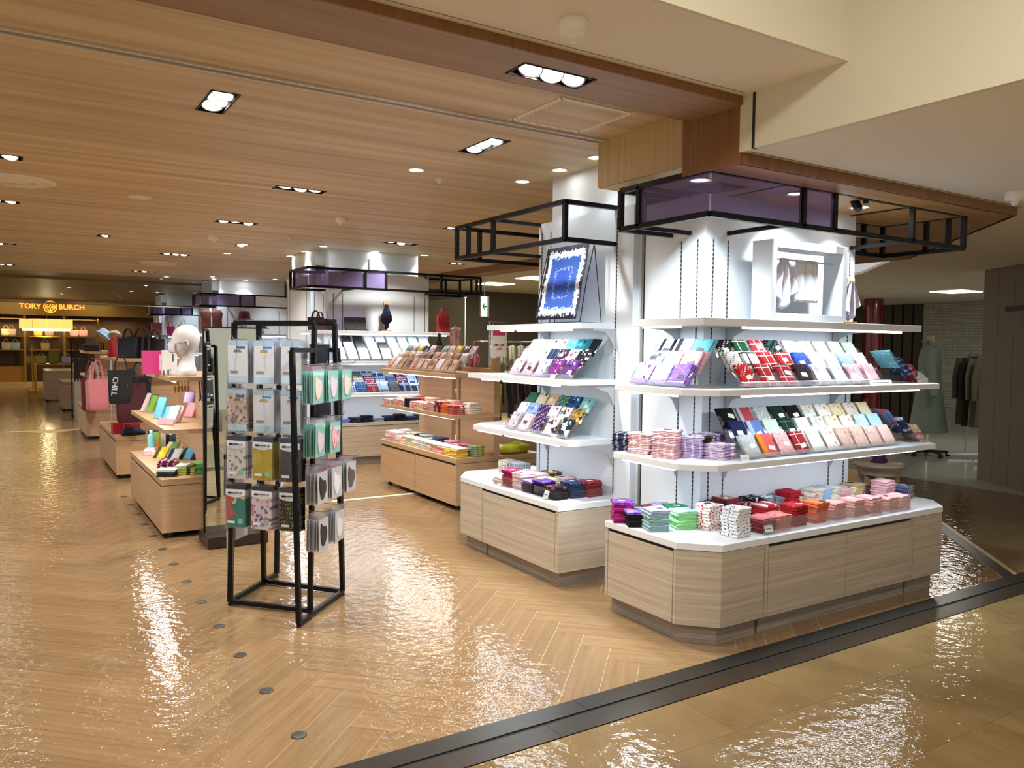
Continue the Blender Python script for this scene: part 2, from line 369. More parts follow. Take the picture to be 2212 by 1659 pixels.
struct(MB().box(-5, 6.5, 16.4, 31.2, 2.74, 2.78).build('ceiling_far', wood('far_ceiling_wood', '#8d6c40', '#a58353', (.35, 9, 1), .4)))
SOFH = [(1.78, 2.14, 2.745, 2.885)]
so = struct(holed('ceiling_soffit', -5, 2.93, 2.65, 2.97, ZSOF, SOFH, SOFF))
MB().box(-5, 2.93, 2.635, 2.65, ZSOF, ZWH).build('fascia', FACED, so)
MB().box(-5, 2.93, 2.97, 2.985, ZSOF, ZC+.02).build('rear_fascia', FACED, so)
cw = struct(MB().box(-5, 2.93, 2.10, 2.635, ZWH, ZWH+.02).build('ceiling_white', PLAST))
MB().box(-5, 2.9, 2.595, 2.600, ZWH-.0015, ZWH+.001).build('shadow_groove', P('groove_shadow_cream', '#8f8468', .8), cw)
struct(MB().box(-5, 2.93, 2.08, 2.10, ZWH, 3.4).build('wall_coffer_front', BEAMW))
struct(MB().box(-5, 2.93, -5, 2.08, 3.4, 3.42).build('ceiling_coffer', PLAST))
bm_ = struct(MB().box(2.93, 2.96, -5, 2.56, ZLOW, 3.42).box(2.93, 2.96, 2.572, 2.65, ZLOW-.002, 2.68).build('wall_beam', BEAMW))
MB().box(2.925, 2.95, 2.56, 2.572, ZLOW, 2.68).build('joint', GAP, bm_)
struct(MB().prism([(2.96, -5), (16, -5), (16, 13), (12.6, 13), (8.9, 6.05), (5.515, 2.665), (5.5, 2.64), (2.93, 2.64), (2.96, 2.6)], ZLOW, ZLOW+.03).build('ceiling_low', PLAST))
# wood bulkhead over the column, trim band and its soffit
bk = struct(MB().box(2.93, 2.95, 2.65, 3.03, ZTRIM, ZC).build('wall_bulkhead', FACED))
MB().box(2.955, 2.975, 3.03, 3.74, 2.435, ZC).build('light_panel', FACEW, bk)
MB().box(2.96, 3.4, 3.74, 3.76, 2.435, ZC).build('end_panel', FACEW, bk)
MB().box(2.965, 3.4, 3.0, 3.75, 2.43, 2.436).build('underside', FACEW, bk)
tb = struct(MB().build('trim_3', FACED)); segx = [2.945, 3.09, 3.62, 4.45, 5.02, 5.51]
for a, b_ in zip(segx, segx[1:]): MB().box(a+.0006, b_-.0006, 2.64, 2.66, ZTRIM, ZLOW+.008).build('trim_board', FACED, tb)
MB().slab((7.35, 4.5), (5.51, 2.66), ZTRIM, ZLOW+.008, .02).build('trim_board', FACED, tb)
MB().box(2.95, 5.5, 2.61, 2.616, ZLOW-.003, ZLOW+.001).build('shadow_groove', P('groove_shadow_cream', '#8f8468', .8), tb)
TRIMS = wood('soffit_orange_wood', '#8d6236', '#a97a46', (.6, 14, 14), .45)
struct(MB().prism([(2.945, 2.65), (5.51, 2.65), (7.35, 4.49), (7.35, 5.2), (3.9, 5.2), (3.9, 4.5), (3.4, 4.5), (3.4, 3.0), (2.945, 3.0)], ZTRIM, ZTRIM+.02).build('ceiling_trim_soffit', TRIMS))
struct(MB().prism([(6.3, 5.2), (7.4, 5.2), (7.4, 6.0), (13, 14), (13, 20), (6.3, 20)], 2.66, 2.69).build('ceiling_shop', P('shop_ceiling_paint', '#b9b09a', .8)))
struct(MB().box(6.2, 6.55, 5.2, 16.4, 2.61, 2.7).build('trim_4', FACED))
struct(MB().box(3.9, 7.4, 5.18, 5.2, ZTRIM, ZC).build('wall_header', WALLW))
# ceiling track, access hatch
t = thing('ceiling_track', 'long grey metal track recessed across the wood ceiling', 'track', (0, 0, ZC)); t['kind'] = 'structure'
yT = at(650, 183.5, ZC).y
for dy, wd, mt in ((-.030, .016, P('track_edge', '#cfc8ba', .4)), (.0, .034, P('track_channel', '#8c8478', .5)), (.030, .016, P('track_edge', '#cfc8ba', .4))):
    MB().box(-5, 2.95, yT+dy-wd/2, yT+dy+wd/2, -.010 if dy else -.004, -.0005).build('rail', mt, t)
h = thing('ceiling_hatch', 'square wooden access hatch with pale frame in the ceiling', 'hatch', (2.51, 3.42, ZC))
for a in (0, 1, 2, 3):
    o = MB().box(-.24, .24, .215, .23, -.006, -.0005).build('frame_bar', P('hatch_trim', '#f0ebdd', .5), h); o.rotation_euler = (0, 0, a*PI/2)
    o = MB().box(-.222, .222, .200, .208, -.005, -.0005).build('frame_bar', P('hatch_trim', '#f0ebdd', .5), h); o.rotation_euler = (0, 0, a*PI/2)
MB().box(-.198, .198, -.198, .198, -.003, -.0005).build('panel', CEILW, h)
# recessed multi-lamp downlights
REFL = P('lamp_reflector', '#dfe4ec', .3); HOUS = P('lamp_housing_black', '#050506', .5, 0, spec=.2)
lampm = MB().lathe([(.054, .03), (.056, 0), (.050, 0), (.046, .010)], 20).mesh('reflector'); lampm.materials.append(REFL)
bulbm = MB().lathe([(.046, .006), (.046, .009), (0, .009)], 20).mesh('lamp'); bulbm.materials.append(LAMP)
def downlight(x0, x1, y0, y1, n, z, label, power, tgt=None):
    cx, cy = (x0+x1)/2, (y0+y1)/2
    t = thing('recessed_downlight', label, 'ceiling light', (cx, cy, z), 0, 'recessed multi-lamp ceiling lights')
    hx, hy, d = (x1-x0)/2-.001, (y1-y0)/2-.001, .13
    b = MB(); b.add([(-hx, -hy, 0), (hx, -hy, 0), (hx, hy, 0), (-hx, hy, 0), (-hx, -hy, d), (hx, -hy, d), (hx, hy, d), (-hx, hy, d)],
                    [(0, 4, 5, 1), (1, 5, 6, 2), (2, 6, 7, 3), (3, 7, 4, 0), (4, 7, 6, 5)]); b.build('housing', HOUS, t)
    r = MB()
    for s in (-1, 1):
        r.box(-hx-.006, hx+.006, s*(hy+.001)-.005, s*(hy+.001)+.005, -.004, -.0004); r.box(s*(hx+.001)-.005, s*(hx+.001)+.005, -hy, hy, -.004, -.0004)
    r.build('bezel', HOUS, t)
    for k in range(n):
        f = ((k+.5)/n-.5)*2*max(hx, hy)*.92; lx, ly = (f, 0) if hx > hy else (0, f)
        tilt = (random.uniform(-.55, -.1), random.uniform(-.05, .45), 0)
        c = inst(lampm, 'reflector', None, t, (lx, ly, .012), tilt); inst(bulbm, 'lamp', None, c, (0, 0, 0))
    l = light('SPOT', 'downlight_beam', (cx, cy, z-.012), power*n, NEUT, .06, spot=125, blend=.7)
    if tgt: aim(l, tgt)
for k, (x0, x1, y0, y1, n) in enumerate(RECT):
    downlight(x0, x1, y0, y1, n, ZC, 'black recessed ceiling light with %s tilting lamps in the wood ceiling' % ('three' if n == 3 else 'two') if n > 1 else 'black square recessed ceiling light with a single lamp', 46)
downlight(*SOFH[0], 3, ZSOF, 'black recessed ceiling light with three lamps in the dark soffit', 44, (1.5, 4.3, .6))
# round downlights
rdm = MB().lathe([(.062, 0), (.062, -.004), (.052, -.006), (.046, 0)], 24).mesh('trim_ring'); rdm.materials.append(P('white_trim', '#e6e2d6', .4))
rdl = MB().lathe([(.046, -.001), (.030, -.0025), (0, -.0025)], 20).mesh('diffuser'); rdl.materials.append(LAMP)
RND = [(2.4, 5.07), (3.21, 4.97), (3.21, 4.5), (3.19, 4.07), (2.52, 11.29), (3.32, 11.08), (3.32, 10.4), (3.33, 9.71), (4.07, 9.82), (4.77, 9.81), (3.33, 16.0), (3.9, 15.9), (2.5, 16.1)]
def round_light(x, y, z, label, power, tgt=None):
    t = thing('round_downlight', label, 'ceiling light', (x, y, z-.0005), 0, 'round downlights around the columns')
    inst(rdm, 'trim_ring', None, t); inst(rdl, 'diffuser', None, t)
    l = light('SPOT', 'downlight_beam', (x, y, z-.012), power, COOL, .04, spot=95, blend=.8)
    if tgt: aim(l, tgt)
for x, y in RND: round_light(x, y, ZC, 'small round white downlight flush in the wood ceiling near a column', (10 if x > 3 else 30) if y < 6 else 75)
for x, y, tg in ((3.05, 3.02, (3.33, 3.36, 1.1)), (3.755, 2.97, (3.98, 3.12, 1.85)), (4.42, 3.03, (4.6, 3.22, .9))):
    round_light(x, y, ZTRIM, 'small round white downlight in the low wood soffit above corner display', 125, tg)
for x, y in ((-.3, 18.5), (1.2, 18.5), (2.6, 19.5), (-.3, 21.5), (1.2, 21.5), (2.6, 22.0), (-.3, 24.6), (1.2, 24.6), (2.6, 24.6)):
    round_light(x, y, 2.74, 'round white downlight in the far ceiling before the gold store', 26)
for x, y in ((3.2, 22.0), (4.0, 21.5), (3.2, 15.5), (4.3, 15.3)): round_light(x, y, ZC if y < 16.4 else 2.74, 'added small round white downlight brightening a far column', 45)  # extra downlights added to brighten the third and fourth column walls
for x, y in ((5.0, .7), (7.2, .5), (8.0, 2.2)): round_light(x, y, ZLOW, 'added unseen round downlight brightening the low cream ceiling over the aisle', 60)  # added out of view, their floor bounce lifts the low ceiling
# ceiling vents, detectors, speakers
def diffuser(x, y, where):
    t = thing('air_diffuser', 'round beige air diffuser with concentric rings '+where, 'air vent', (x, y, ZC-.001))
    for k, r in enumerate((.28, .20, .12)):
        MB().lathe([(r, 0), (r, -.008), (r-.05, -.02-.008*k), (r-.055, -.002)], 32).build('ring', P('diffuser_beige', '#e6dcc4', .5), t)
diffuser(.05, 7.15, 'beside the flat ceiling speaker'); diffuser(1.97, 13.36, 'between lamp rows near the far gondolas')
o = MB().lathe([(.09, 0), (.09, -.006), (.075, -.009), (0, -.009)], 28).build('ceiling_speaker', P('diffuser_beige', '#e6dcc4', .5), None, (.94, 7.36, ZC-.0005))
tag(o, 'flat round beige speaker grille flush in the wood ceiling', 'speaker')
def detector(x, y, z, label):
    t = thing('smoke_detector', label, 'detector', (x, y, z-.0005)); w_ = P('detector_white', '#f4f0e6', .5)
    MB().lathe([(.052, 0), (.055, -.02), (.050, -.048), (.030, -.052), (0, -.052)], 24).build('body', w_, t)
    MB().lathe([(.022, -.052), (.022, -.064), (.016, -.066), (.015, -.078), (0, -.078)], 16).build('sensor', w_, t)
for x, y, z, l in ((1.751, 2.384, ZWH, 'white round smoke detector on the cream ceiling band'), (4.97, 2.40, ZLOW, 'white round smoke detector on the low cream ceiling'),
                   (2.7, 7.37, ZC, 'white smoke detector on wood ceiling near the oak gondola'), (1.97, 9.49, ZC, 'white smoke detector on wood ceiling between two lamp rows')): detector(x, y, z, l)
for x, y in ((2.68, 5.26), (2.73, 9.15)):
    o = MB().lathe([(.035, 0), (.035, -.006), (.012, -.012), (.01, -.03), (0, -.03)], 16).build('sprinkler', P('detector_white', '#f4f0e6', .5), None, (x, y, ZC-.0005))
    tag(o, 'tiny white sprinkler head on the wood ceiling', 'sprinkler', 'ceiling sprinklers')
o = MB().box(-.14, .14, -.1, .1, -.008, 0).build('ceiling_sign_plate', P('plate_grey', '#6a675f', .5), None, (4.55, 1.85, ZLOW)); tag(o, 'small grey rectangular vent plate on the low cream ceiling', 'vent')
# unseen coffer panels added to throw more light over aisle and rack
COFL = P('panel_light_glow', '#ffffff', .5, emit='#fff4dc', es=5)
for x, y in ((-1.2, .3), (1.4, .3)):
    t = thing('panel_light', 'added unseen luminous panel lighting the aisle from the raised coffer ceiling', 'ceiling light', (x, y, 3.399), 0, 'added coffer panel lights')
    MB().box(-.3, .3, -.3, .3, -.012, 0).build('diffuser', COFL, t); light('AREA', 'panel_beam', (x, y, 3.37), 50, NEUT, .6)
# ================================================================== WALLS AND BACKGROUND STRUCTURE
SLOT = (lambda: None)
def slot_mat():
    m_, nt, b, N, L = nodes('slotted_rail')
    t = N.new('ShaderNodeTexCoord'); sp = N.new('ShaderNodeSeparateXYZ'); L.new(t.outputs['Object'], sp.inputs[0])
    q = N.new('ShaderNodeMath'); q.operation = 'MULTIPLY'; q.inputs[1].default_value = 250; L.new(sp.outputs[2], q.inputs[0])
    s_ = N.new('ShaderNodeMath'); s_.operation = 'SINE'; L.new(q.outputs[0], s_.inputs[0])
    r = ramp(N, [(.45, '#17181a'), (.8, '#9a9ca0')]); L.new(s_.outputs[0], r.inputs[0]); L.new(r.outputs[0], b.inputs['Base Color']); b.inputs['Roughness'].default_value = .5
    return m_
SLOTM = slot_mat()
def column(dy, n, top):
    """white clad column: front block, recessed slit, rear block"""
    c = struct(MB().box(3.34, 4.71, 3.25+dy, 3.755+dy, 0, top).build('wall_column_%d' % n, WALLW))
    MB().box(3.36, 4.6, 3.755+dy, 3.82+dy, 0, 2.5).build('slit', GAP, c)
    MB().box(3.345, 3.37, 3.772+dy, 3.79+dy, 0, 2.42).build('slit_trim', STEEL, c)
    MB().box(3.30, 3.42, 3.82+dy, 4.87+dy, 0, 2.385).build('rear_panel', WALLW, c)
    MB().box(3.352, 4.68, 3.80+dy, 4.78+dy, 0, ZC).build('pillar', WALLW, c)
    for (a, b_) in (((3.325, 3.335), (3.41, 3.42)), ((3.325, 3.335), (3.27, 3.28))): pass
    r = MB()
    for y in (3.31, 3.44): r.box(3.337, 3.341, y-.004+dy, y+.004+dy, .55, 2.12)
    r.build('slotted_rail', SLOTM, c); r = MB()
    for x in (3.40, 3.52, 4.50, 4.655): r.box(x-.004, x+.004, 3.247+dy, 3.251+dy, .55, 2.12)
    r.build('slotted_rail', SLOTM, c); r = MB()
    for y in (3.98, 4.72, 4.83): r.box(3.297, 3.301, y-.004+dy, y+.004+dy, .55, 2.32)
    r.build('slotted_rail', SLOTM, c)
    return c
c1 = column(0, 1, ZTRIM)
for k, dy in ((2, 6.3), (3, 12.5), (4, 18.6)):
    c = column(dy, k, 2.385)
    MB().box(3.46, 4.7, 3.56+dy, 3.80+dy, 2.3, ZC if k < 4 else 2.74).build('pillar_front', WALLW, c)
s_ = thing('wall_sign_plate', 'small framed rectangular plate high on the white second column', 'plate', (4.05, 9.845, 2.52))
MB().box(-.055, .055, 0, .012, -.09, .09).build('frame', P('plate_frame', '#8e8a72', .5), s_); MB().box(-.035, .035, -.003, .01, -.07, .07).build('face', WALLW, s_)

# ================================================================== CABINETS UNDER THE COLUMN DISPLAYS
def inset(poly, d):
    a = sum(poly[i][0]*poly[(i+1) % len(poly)][1]-poly[(i+1) % len(poly)][0]*poly[i][1] for i in range(len(poly)))
    if a < 0: poly = poly[::-1]
    out = []; n = len(poly)
    for i in range(n):
        p0, p, p2 = Vector(poly[i-1]), Vector(poly[i]), Vector(poly[(i+1) % n])
        d1 = (p-p0).normalized(); d2 = (p2-p).normalized(); n1 = Vector((-d1.y, d1.x)); n2 = Vector((-d2.y, d2.x))
        k = (n1+n2)/(1+n1.dot(n2)); out.append(tuple(p+k*d))
    return out
def unit(label, poly, boards, plp=None, ztop=.52, grp=None, top=WHITE, body=PALE, plinth=PALE_P, zb=.097, tt=.036, pin=.05):
    cx = sum(p[0] for p in poly)/len(poly); cy = sum(p[1] for p in poly)/len(poly)
    L_ = [(x-cx, y-cy) for x, y in poly]
    t = thing('display_cabinet', label, 'cabinet', (cx, cy, 0), 0, grp)
    MB().prism([(x-cx, y-cy) for x, y in plp] if plp else inset(L_, pin), 0, zb).build('plinth', plinth, t)
    MB().prism(inset(L_, .012), zb, ztop-tt).build('body', GAP if boards else body, t)
    MB().prism(inset(L_, -.003), ztop-tt, ztop).build('top', top, t, None, .002)
    for kind, p, q, z0, z1 in boards:       # boards run with the outside on their right-hand side
        p = Vector((p[0]-cx, p[1]-cy)); q = Vector((q[0]-cx, q[1]-cy)); d = (q-p).normalized(); n = Vector((d.y, -d.x))
        MB().slab(tuple(p-n*.012+d*.001), tuple(q-n*.012-d*.001), z0, z1, .012).build(kind, body, t, None, .001)
    return t
zt = .481
unit('white topped corner cabinet with a chamfered front at the near column', [(2.82, 3.46), (2.82, 2.895), (2.975, 2.735), (3.287, 2.735), (3.287, 3.46)],
     [('stile', (2.82, 3.46), (2.82, 3.437), .1, zt), ('door', (2.82, 3.434), (2.82, 2.92), .1, .466), ('stile', (2.82, 2.917), (2.82, 2.895), .1, zt),
      ('corner_panel', (2.82, 2.895), (2.975, 2.735), .1, zt), ('front_panel', (2.975, 2.735), (3.287, 2.735), .1, zt), ('back_panel', (3.287, 3.46), (2.82, 3.46), .1, zt)], [(2.87, 3.46), (2.87, 2.916), (2.996, 2.785), (3.283, 2.785), (3.283, 3.46)])
unit('white topped two-door cabinet between the corner cabinet and end cabinet', [(3.293, 2.735), (4.628, 2.735), (4.628, 3.245), (3.293, 3.245)],
     [('stile', (3.293, 2.735), (3.318, 2.735), .1, zt), ('door', (3.321, 2.735), (3.972, 2.735), .1, .466), ('door', (3.976, 2.735), (4.600, 2.735), .1, .466),
      ('stile', (4.603, 2.735), (4.628, 2.735), .1, zt)], [(3.305, 2.785), (4.615, 2.785), (4.615, 3.245), (3.305, 3.245)])
unit('narrow white topped end cabinet with a chamfered corner at the near column', [(4.634, 2.735), (4.935, 2.735), (5.09, 2.89), (5.09, 3.245), (4.634, 3.245)],
     [('front_panel', (4.634, 2.735), (4.935, 2.735), .1, zt), ('corner_panel', (4.935, 2.735), (5.09, 2.89), .1, zt), ('side_panel', (5.09, 2.89), (5.09, 3.245), .1, zt)], [(4.64, 2.785), (4.915, 2.785), (5.04, 2.91), (5.04, 3.245), (4.64, 3.245)])
unit('white topped cabinet with one wide door and square corner facing the aisle', [(2.82, 4.84), (2.82, 3.915), (3.297, 3.915), (3.297, 4.84)],
     [('door', (2.82, 4.838), (2.82, 3.95), .1, .466), ('stile', (2.82, 3.947), (2.82, 3.915), .1, zt), ('end_panel', (2.82, 3.915), (3.297, 3.915), .1, zt)], [(2.87, 4.83), (2.87, 3.965), (3.297, 3.965), (3.297, 4.83)])
unit('short white topped cabinet with chamfered end facing the aisle', [(2.82, 4.846), (3.297, 4.846), (3.6, 4.9), (3.6, 5.36), (2.97, 5.36), (2.82, 5.16)],
     [('front_panel', (2.82, 5.16), (2.82, 4.846), .1, zt), ('corner_panel', (2.97, 5.36), (2.82, 5.16), .1, zt)], [(2.87, 4.86), (3.297, 4.86), (3.55, 4.91), (3.55, 5.31), (2.99, 5.31), (2.87, 5.15)])
dy = 6.3
unit('pale wood cabinet under the second column display', [(2.95, 2.95+dy), (4.95, 2.95+dy), (4.95, 3.245+dy), (3.335, 3.245+dy), (3.335, 3.46+dy), (2.82, 3.46+dy), (2.82, 3.1+dy)],
     [('front_panel', (2.95, 2.95+dy), (4.95, 2.95+dy), .1, .478)], top=PALE, zb=.12)
# wall shelves
BRK = P('grey_bracket', '#b4b7bb', .4, .5)
def shelf(label, pieces, z, th, brackets, leds, group=None, mat=WHITE, power=9):
    cx = pieces[0][0][0]; cy = pieces[0][0][1]
    t = thing('wall_shelf', label, 'shelf', (cx, cy, z), 0, group)
    for pc in pieces: MB().prism([(x-cx, y-cy) for x, y in pc], -th, 0).build('board', mat, t, None, .0015)
    for (x, y, dx, dy_) in brackets:       # from wall point outwards
        b = MB(); L_ = math.hypot(dx, dy_); d = Vector((dx, dy_))/L_; n = Vector((-d.y, d.x))*.004
        prof = [(0, -th), (L_, -th), (L_, -th-.012), (L_*.55, -th-.018), (.06, -th-.05), (.035, -th-.085), (.012, -th-.13), (0, -th-.13)]
        vs = [(x-cx+d.x*a+s*n.x, y-cy+d.y*a+s*n.y, zz) for s in (-1, 1) for a, zz in prof]; k = len(prof)
        b.add(vs, [list(range(k)), list(range(k, 2*k))[::-1]]+[(i, k+i, k+(i+1) % k, (i+1) % k) for i in range(k)]); b.build('bracket', BRK, t)
    for (x0, y0, x1, y1) in leds:
        MB().bar((x0-cx, y0-cy, -th-.006), (x1-cx, y1-cy, -th-.006), .016, .012).build('led_strip', LEDM, t)
        l = light('AREA', 'shelf_led', ((x0+x1)/2, (y0+y1)/2, z-th-.018), power*.175, COOL, max(abs(x1-x0), .02), max(abs(y1-y0), .02))
    return t
def sh_A(dy, z, th, xl, yf, xr, ch, cuts, label, leds=True, power=9):
    yb, xb, ye = 3.249+dy, 3.339, 3.50+dy; yf += dy
    p1 = [(xl, ye), (xl, yf+ch), (xl+ch, yf), (cuts[0], yf), (cuts[0], yb), (xb, yb), (xb, ye)] if ch else [(xl, ye), (xl, yf), (cuts[0], yf), (cuts[0], yb), (xb, yb), (xb, ye)]
    p2 = [(cuts[0]+.0015, yf), (cuts[1], yf), (cuts[1], yb), (cuts[0]+.0015, yb)]
    xe = xr
    p3 = [(cuts[1]+.0015, yf), (xe-(.0 if not ch else .0), yf), (xe+ch, yf+ch), (xe+ch, yb), (cuts[1]+.0015, yb)] if ch else [(cuts[1]+.0015, yf), (xe, yf), (xe, yb), (cuts[1]+.0015, yb)]
    br = [(3.34, 3.44+dy, -(3.34-xl)*.8, 0), (3.52, 3.25+dy, 0, -(3.25+dy-yf)*.8), (4.50, 3.25+dy, 0, -(3.25+dy-yf)*.8)]
    ld = [(xl+.035, yf+.20, xl+.035, ye-.05), (xl+.35, yf+.05, xr-.15, yf+.05)] if leds else []
    return shelf(label, [p1, p2, p3], z, th, br, ld, power=power)
sh_A(0, 1.655, .04, 3.03, 2.95, 5.0, 0, (3.46, 4.62), 'white top shelf wrapping the near column with framed display', power=17)
sh_A(0, 1.285, .033, 2.90, 2.83, 5.02, .13, (3.48, 4.62), 'white middle shelf wrapping the near column with chamfered corner', power=15)
sh_A(0, .898, .033, 2.90, 2.84, 5.02, .14, (3.48, 4.63), 'white lower shelf wrapping the near column with stacked towels', power=13)
def sh_B(z, th, xf, y0, y1, ch, cut, label, power):
    p1 = [(xf, y0), (3.299, y0), (3.299, cut), (xf, cut)]; p2 = [(xf, cut+.0015), (3.299, cut+.0015), (3.55, y1), (xf+ch, y1), (xf, y1-ch)]
    p2 = [(xf, cut+.0015), (3.299, cut+.0015), (3.299, y1), (xf+ch, y1), (xf, y1-ch)] if ch else [(xf, cut+.0015), (3.299, cut+.0015), (3.299, y1), (xf, y1)]
    return shelf(label, [p1, p2], z, th, [(3.3, 3.98, -(3.3-xf)*.75, 0), (3.3, 4.72, -(3.3-xf)*.75, 0)], [(xf+.035, y0+.15, xf+.035, cut-.03), (xf+.035, cut+.03, xf+.035, y1-.16)], power=power*.8)
sh_B(1.648, .038, 3.06, 4.03, 5.21, 0, 4.86, 'white top shelf holding the blue scarf on the aisle side panel', 6)
sh_B(1.285, .033, 2.92, 3.96, 5.25, 0, 4.82, 'white middle shelf on the aisle side panel', 6)
sh_B(.898, .033, 2.94, 3.99, 5.34, .15, 4.82, 'white lower shelf with chamfered end on the aisle side panel', 6)
sh_A(6.3, 1.655, .04, 3.03, 2.95, 5.0, 0, (3.46, 4.62), 'white top shelf on the second column with dark gift box', power=16)
sh_A(6.3, 1.285, .033, 2.90, 2.83, 5.02, .13, (3.48, 4.62), 'white middle shelf on the second column with white boxes', power=16)
sh_A(6.3, .898, .033, 2.90, 2.84, 5.02, .14, (3.48, 4.63), 'white lower shelf on the second column with checked handkerchiefs', power=14)
sh_A(12.5, 1.655, .04, 3.03, 2.95, 5.0, 0, (3.46, 4.62), 'white top shelf on the third column with hats', power=14)
sh_A(12.5, 1.285, .033, 2.90, 2.83, 5.02, .13, (3.48, 4.62), 'white middle shelf on the third column', power=14)
sh_A(18.6, 1.655, .04, 3.03, 2.95, 5.0, 0, (3.46, 4.62), 'white top shelf on the fourth column', power=12)
# ================================================================== BLACK OVERHEAD FRAMES
def frame(label, runs, posts, arms, panels, zt=2.38, zb=2.163, w=.028):
    o0 = runs[0]
    t = thing('overhead_frame', label, 'frame', (o0[0], o0[1], zb))
    sub = lambda p, z: (p[0]-o0[0], p[1]-o0[1], z-zb)
    for a, b_ in zip(runs, runs[1:]):
        for z in (zt, zb): MB().bar(sub(a, z), sub(b_, z), w).build('rail', BLACK, t)
    for p in posts: MB().bar(sub(p, zb), sub(p, zt), w).build('post', BLACK, t)
    for a, b_ in arms:
        for z in (zt-.005, zb-.005): MB().bar(sub(a, z), sub(b_, z), w*.8).build('arm', BLACK, t)
    for a, b_ in panels:
        MB().bar(sub(a, (zt+zb)/2), sub(b_, (zt+zb)/2), .004, zt-zb-w).build('tinted_panel', PURPLE, t)
    return t
def frame_A(dy, label):
    frame(label, [(3.34, 3.53+dy), (2.95, 3.53+dy), (2.95, 2.85+dy), (5.27, 2.85+dy), (5.27, 3.42+dy), (4.71, 3.42+dy)],
          [(2.95, 3.53+dy), (2.95, 3.375+dy), (3.66, 2.85+dy), (3.93, 2.85+dy), (4.69, 2.85+dy), (5.27, 2.85+dy), (5.27, 2.95+dy), (5.27, 3.10+dy), (5.27, 3.42+dy), (5.05, 3.42+dy)],
          [((2.95, 3.375+dy), (3.34, 3.375+dy)), ((3.52, 2.85+dy), (3.52, 3.25+dy)), ((4.66, 2.85+dy), (4.66, 3.25+dy))],
          [((2.952, 3.36+dy), (2.952, 2.86+dy)), ((2.965, 2.852+dy), (3.645, 2.852+dy)), ((3.675, 2.852+dy), (3.915, 2.852+dy))])
frame_A(0, 'black metal overhead frame with purple tinted panels at the near column')
t = thing('frame_spotlight', 'small black spotlight clipped on the near overhead frame', 'spotlight', (4.22, 2.866, 2.345))
MB().bar((0, -.014, .0), (0, -.014, .05), .02).build('clamp', BLACK, t); hd_ = MB().lathe([(.022, 0), (.026, .01), (.026, .07), (.012, .085), (0, .085)], 16).build('head', BLACK, t, (0, .03, -.03)); hd_.rotation_euler = (-.55, .12, 0)
l = light('SPOT', 'frame_spot_beam', (4.20, 2.93, 2.29), 26, COOL, .025, spot=52, blend=.5); aim(l, (3.98, 3.13, 1.88))
frame('open black metal overhead frame over the scarf display', [(3.33, 4.0), (2.9, 4.0), (2.9, 5.4), (3.9, 5.4)], [(2.9, 4.0), (2.9, 4.86), (2.9, 5.22), (2.9, 5.4), (3.1, 5.4), (3.9, 5.4)],
      [((2.9, 4.86), (3.3, 4.86))], [], 2.385, 2.155)
frame_A(6.3, 'black metal overhead frame with purple tinted panels at the second column')
frame_A(12.5, 'black metal overhead frame with purple tinted panels at the third column')
frame_A(18.6, 'black metal overhead frame with purple tinted panels at the farthest column')
# ================================================================== BACKGROUND SHOPS
DK = P('dark_shop_wall', '#3b352c', .7); BRICKW = None
def brick_mat():
    m_, nt, b, N, L = nodes('white_brick'); t = N.new('ShaderNodeTexCoord'); mp = N.new('ShaderNodeMapping'); mp.inputs['Rotation'].default_value = (0, PI/2, PI/2)
    br = N.new('ShaderNodeTexBrick'); br.inputs['Scale'].default_value = 5; br.inputs['Color1'].default_value = (*C('#b5b3a6'), 1); br.inputs['Color2'].default_value = (*C('#a6a498'), 1); br.inputs['Mortar'].default_value = (*C('#77756b'), 1)
    sp = N.new('ShaderNodeSeparateXYZ'); cb = N.new('ShaderNodeCombineXYZ'); L.new(t.outputs['Object'], sp.inputs[0]); L.new(sp.outputs[1], cb.inputs[0]); L.new(sp.outputs[2], cb.inputs[1])
    L.new(cb.outputs[0], br.inputs['Vector']); L.new(br.outputs['Color'], b.inputs['Base Color']); b.inputs['Roughness'].default_value = .8; return m_
struct(MB().box(15.6, 15.8, 2, 20, 0, 2.7).build('wall_shop_side', DK))
struct(MB().box(15.3, 15.58, 7.0, 9.0, 0, 2.42).build('wall_brick', brick_mat()))
slw = struct(MB().build('wall_slats', DK))
for k in range(12): MB().box(15.45, 15.55, 9.1+k*.22, 9.28+k*.22, 0, 2.42).build('slat', P('slat_brown', '#4a4237', .7), slw)
struct(MB().box(7.4, 16, 15.0, 15.15, 0, 2.66).build('wall_shop_rear', P('brown_shop_wall', '#4b4336', .7)))
gw = struct(MB().box(7.36, 7.42, 13.4, 18.2, 2.40, 2.46).build('window_1', P('glass_wall_head', '#7d7a68', .5)))
MB().box(7.38, 7.40, 13.4, 18.2, 0, 2.40).build('pane', P('frosted_glass', '#a3aa96', .25), gw)
struct(MB().box(-5, 9, 18.2, 18.25, 2.70, 2.74).build('trim_5', FACED))
struct(MB().box(4.9, 7.4, 18.2, 18.3, 0, 2.70).build('wall_mid', P('far_wall_beige', '#6e6450', .7)))
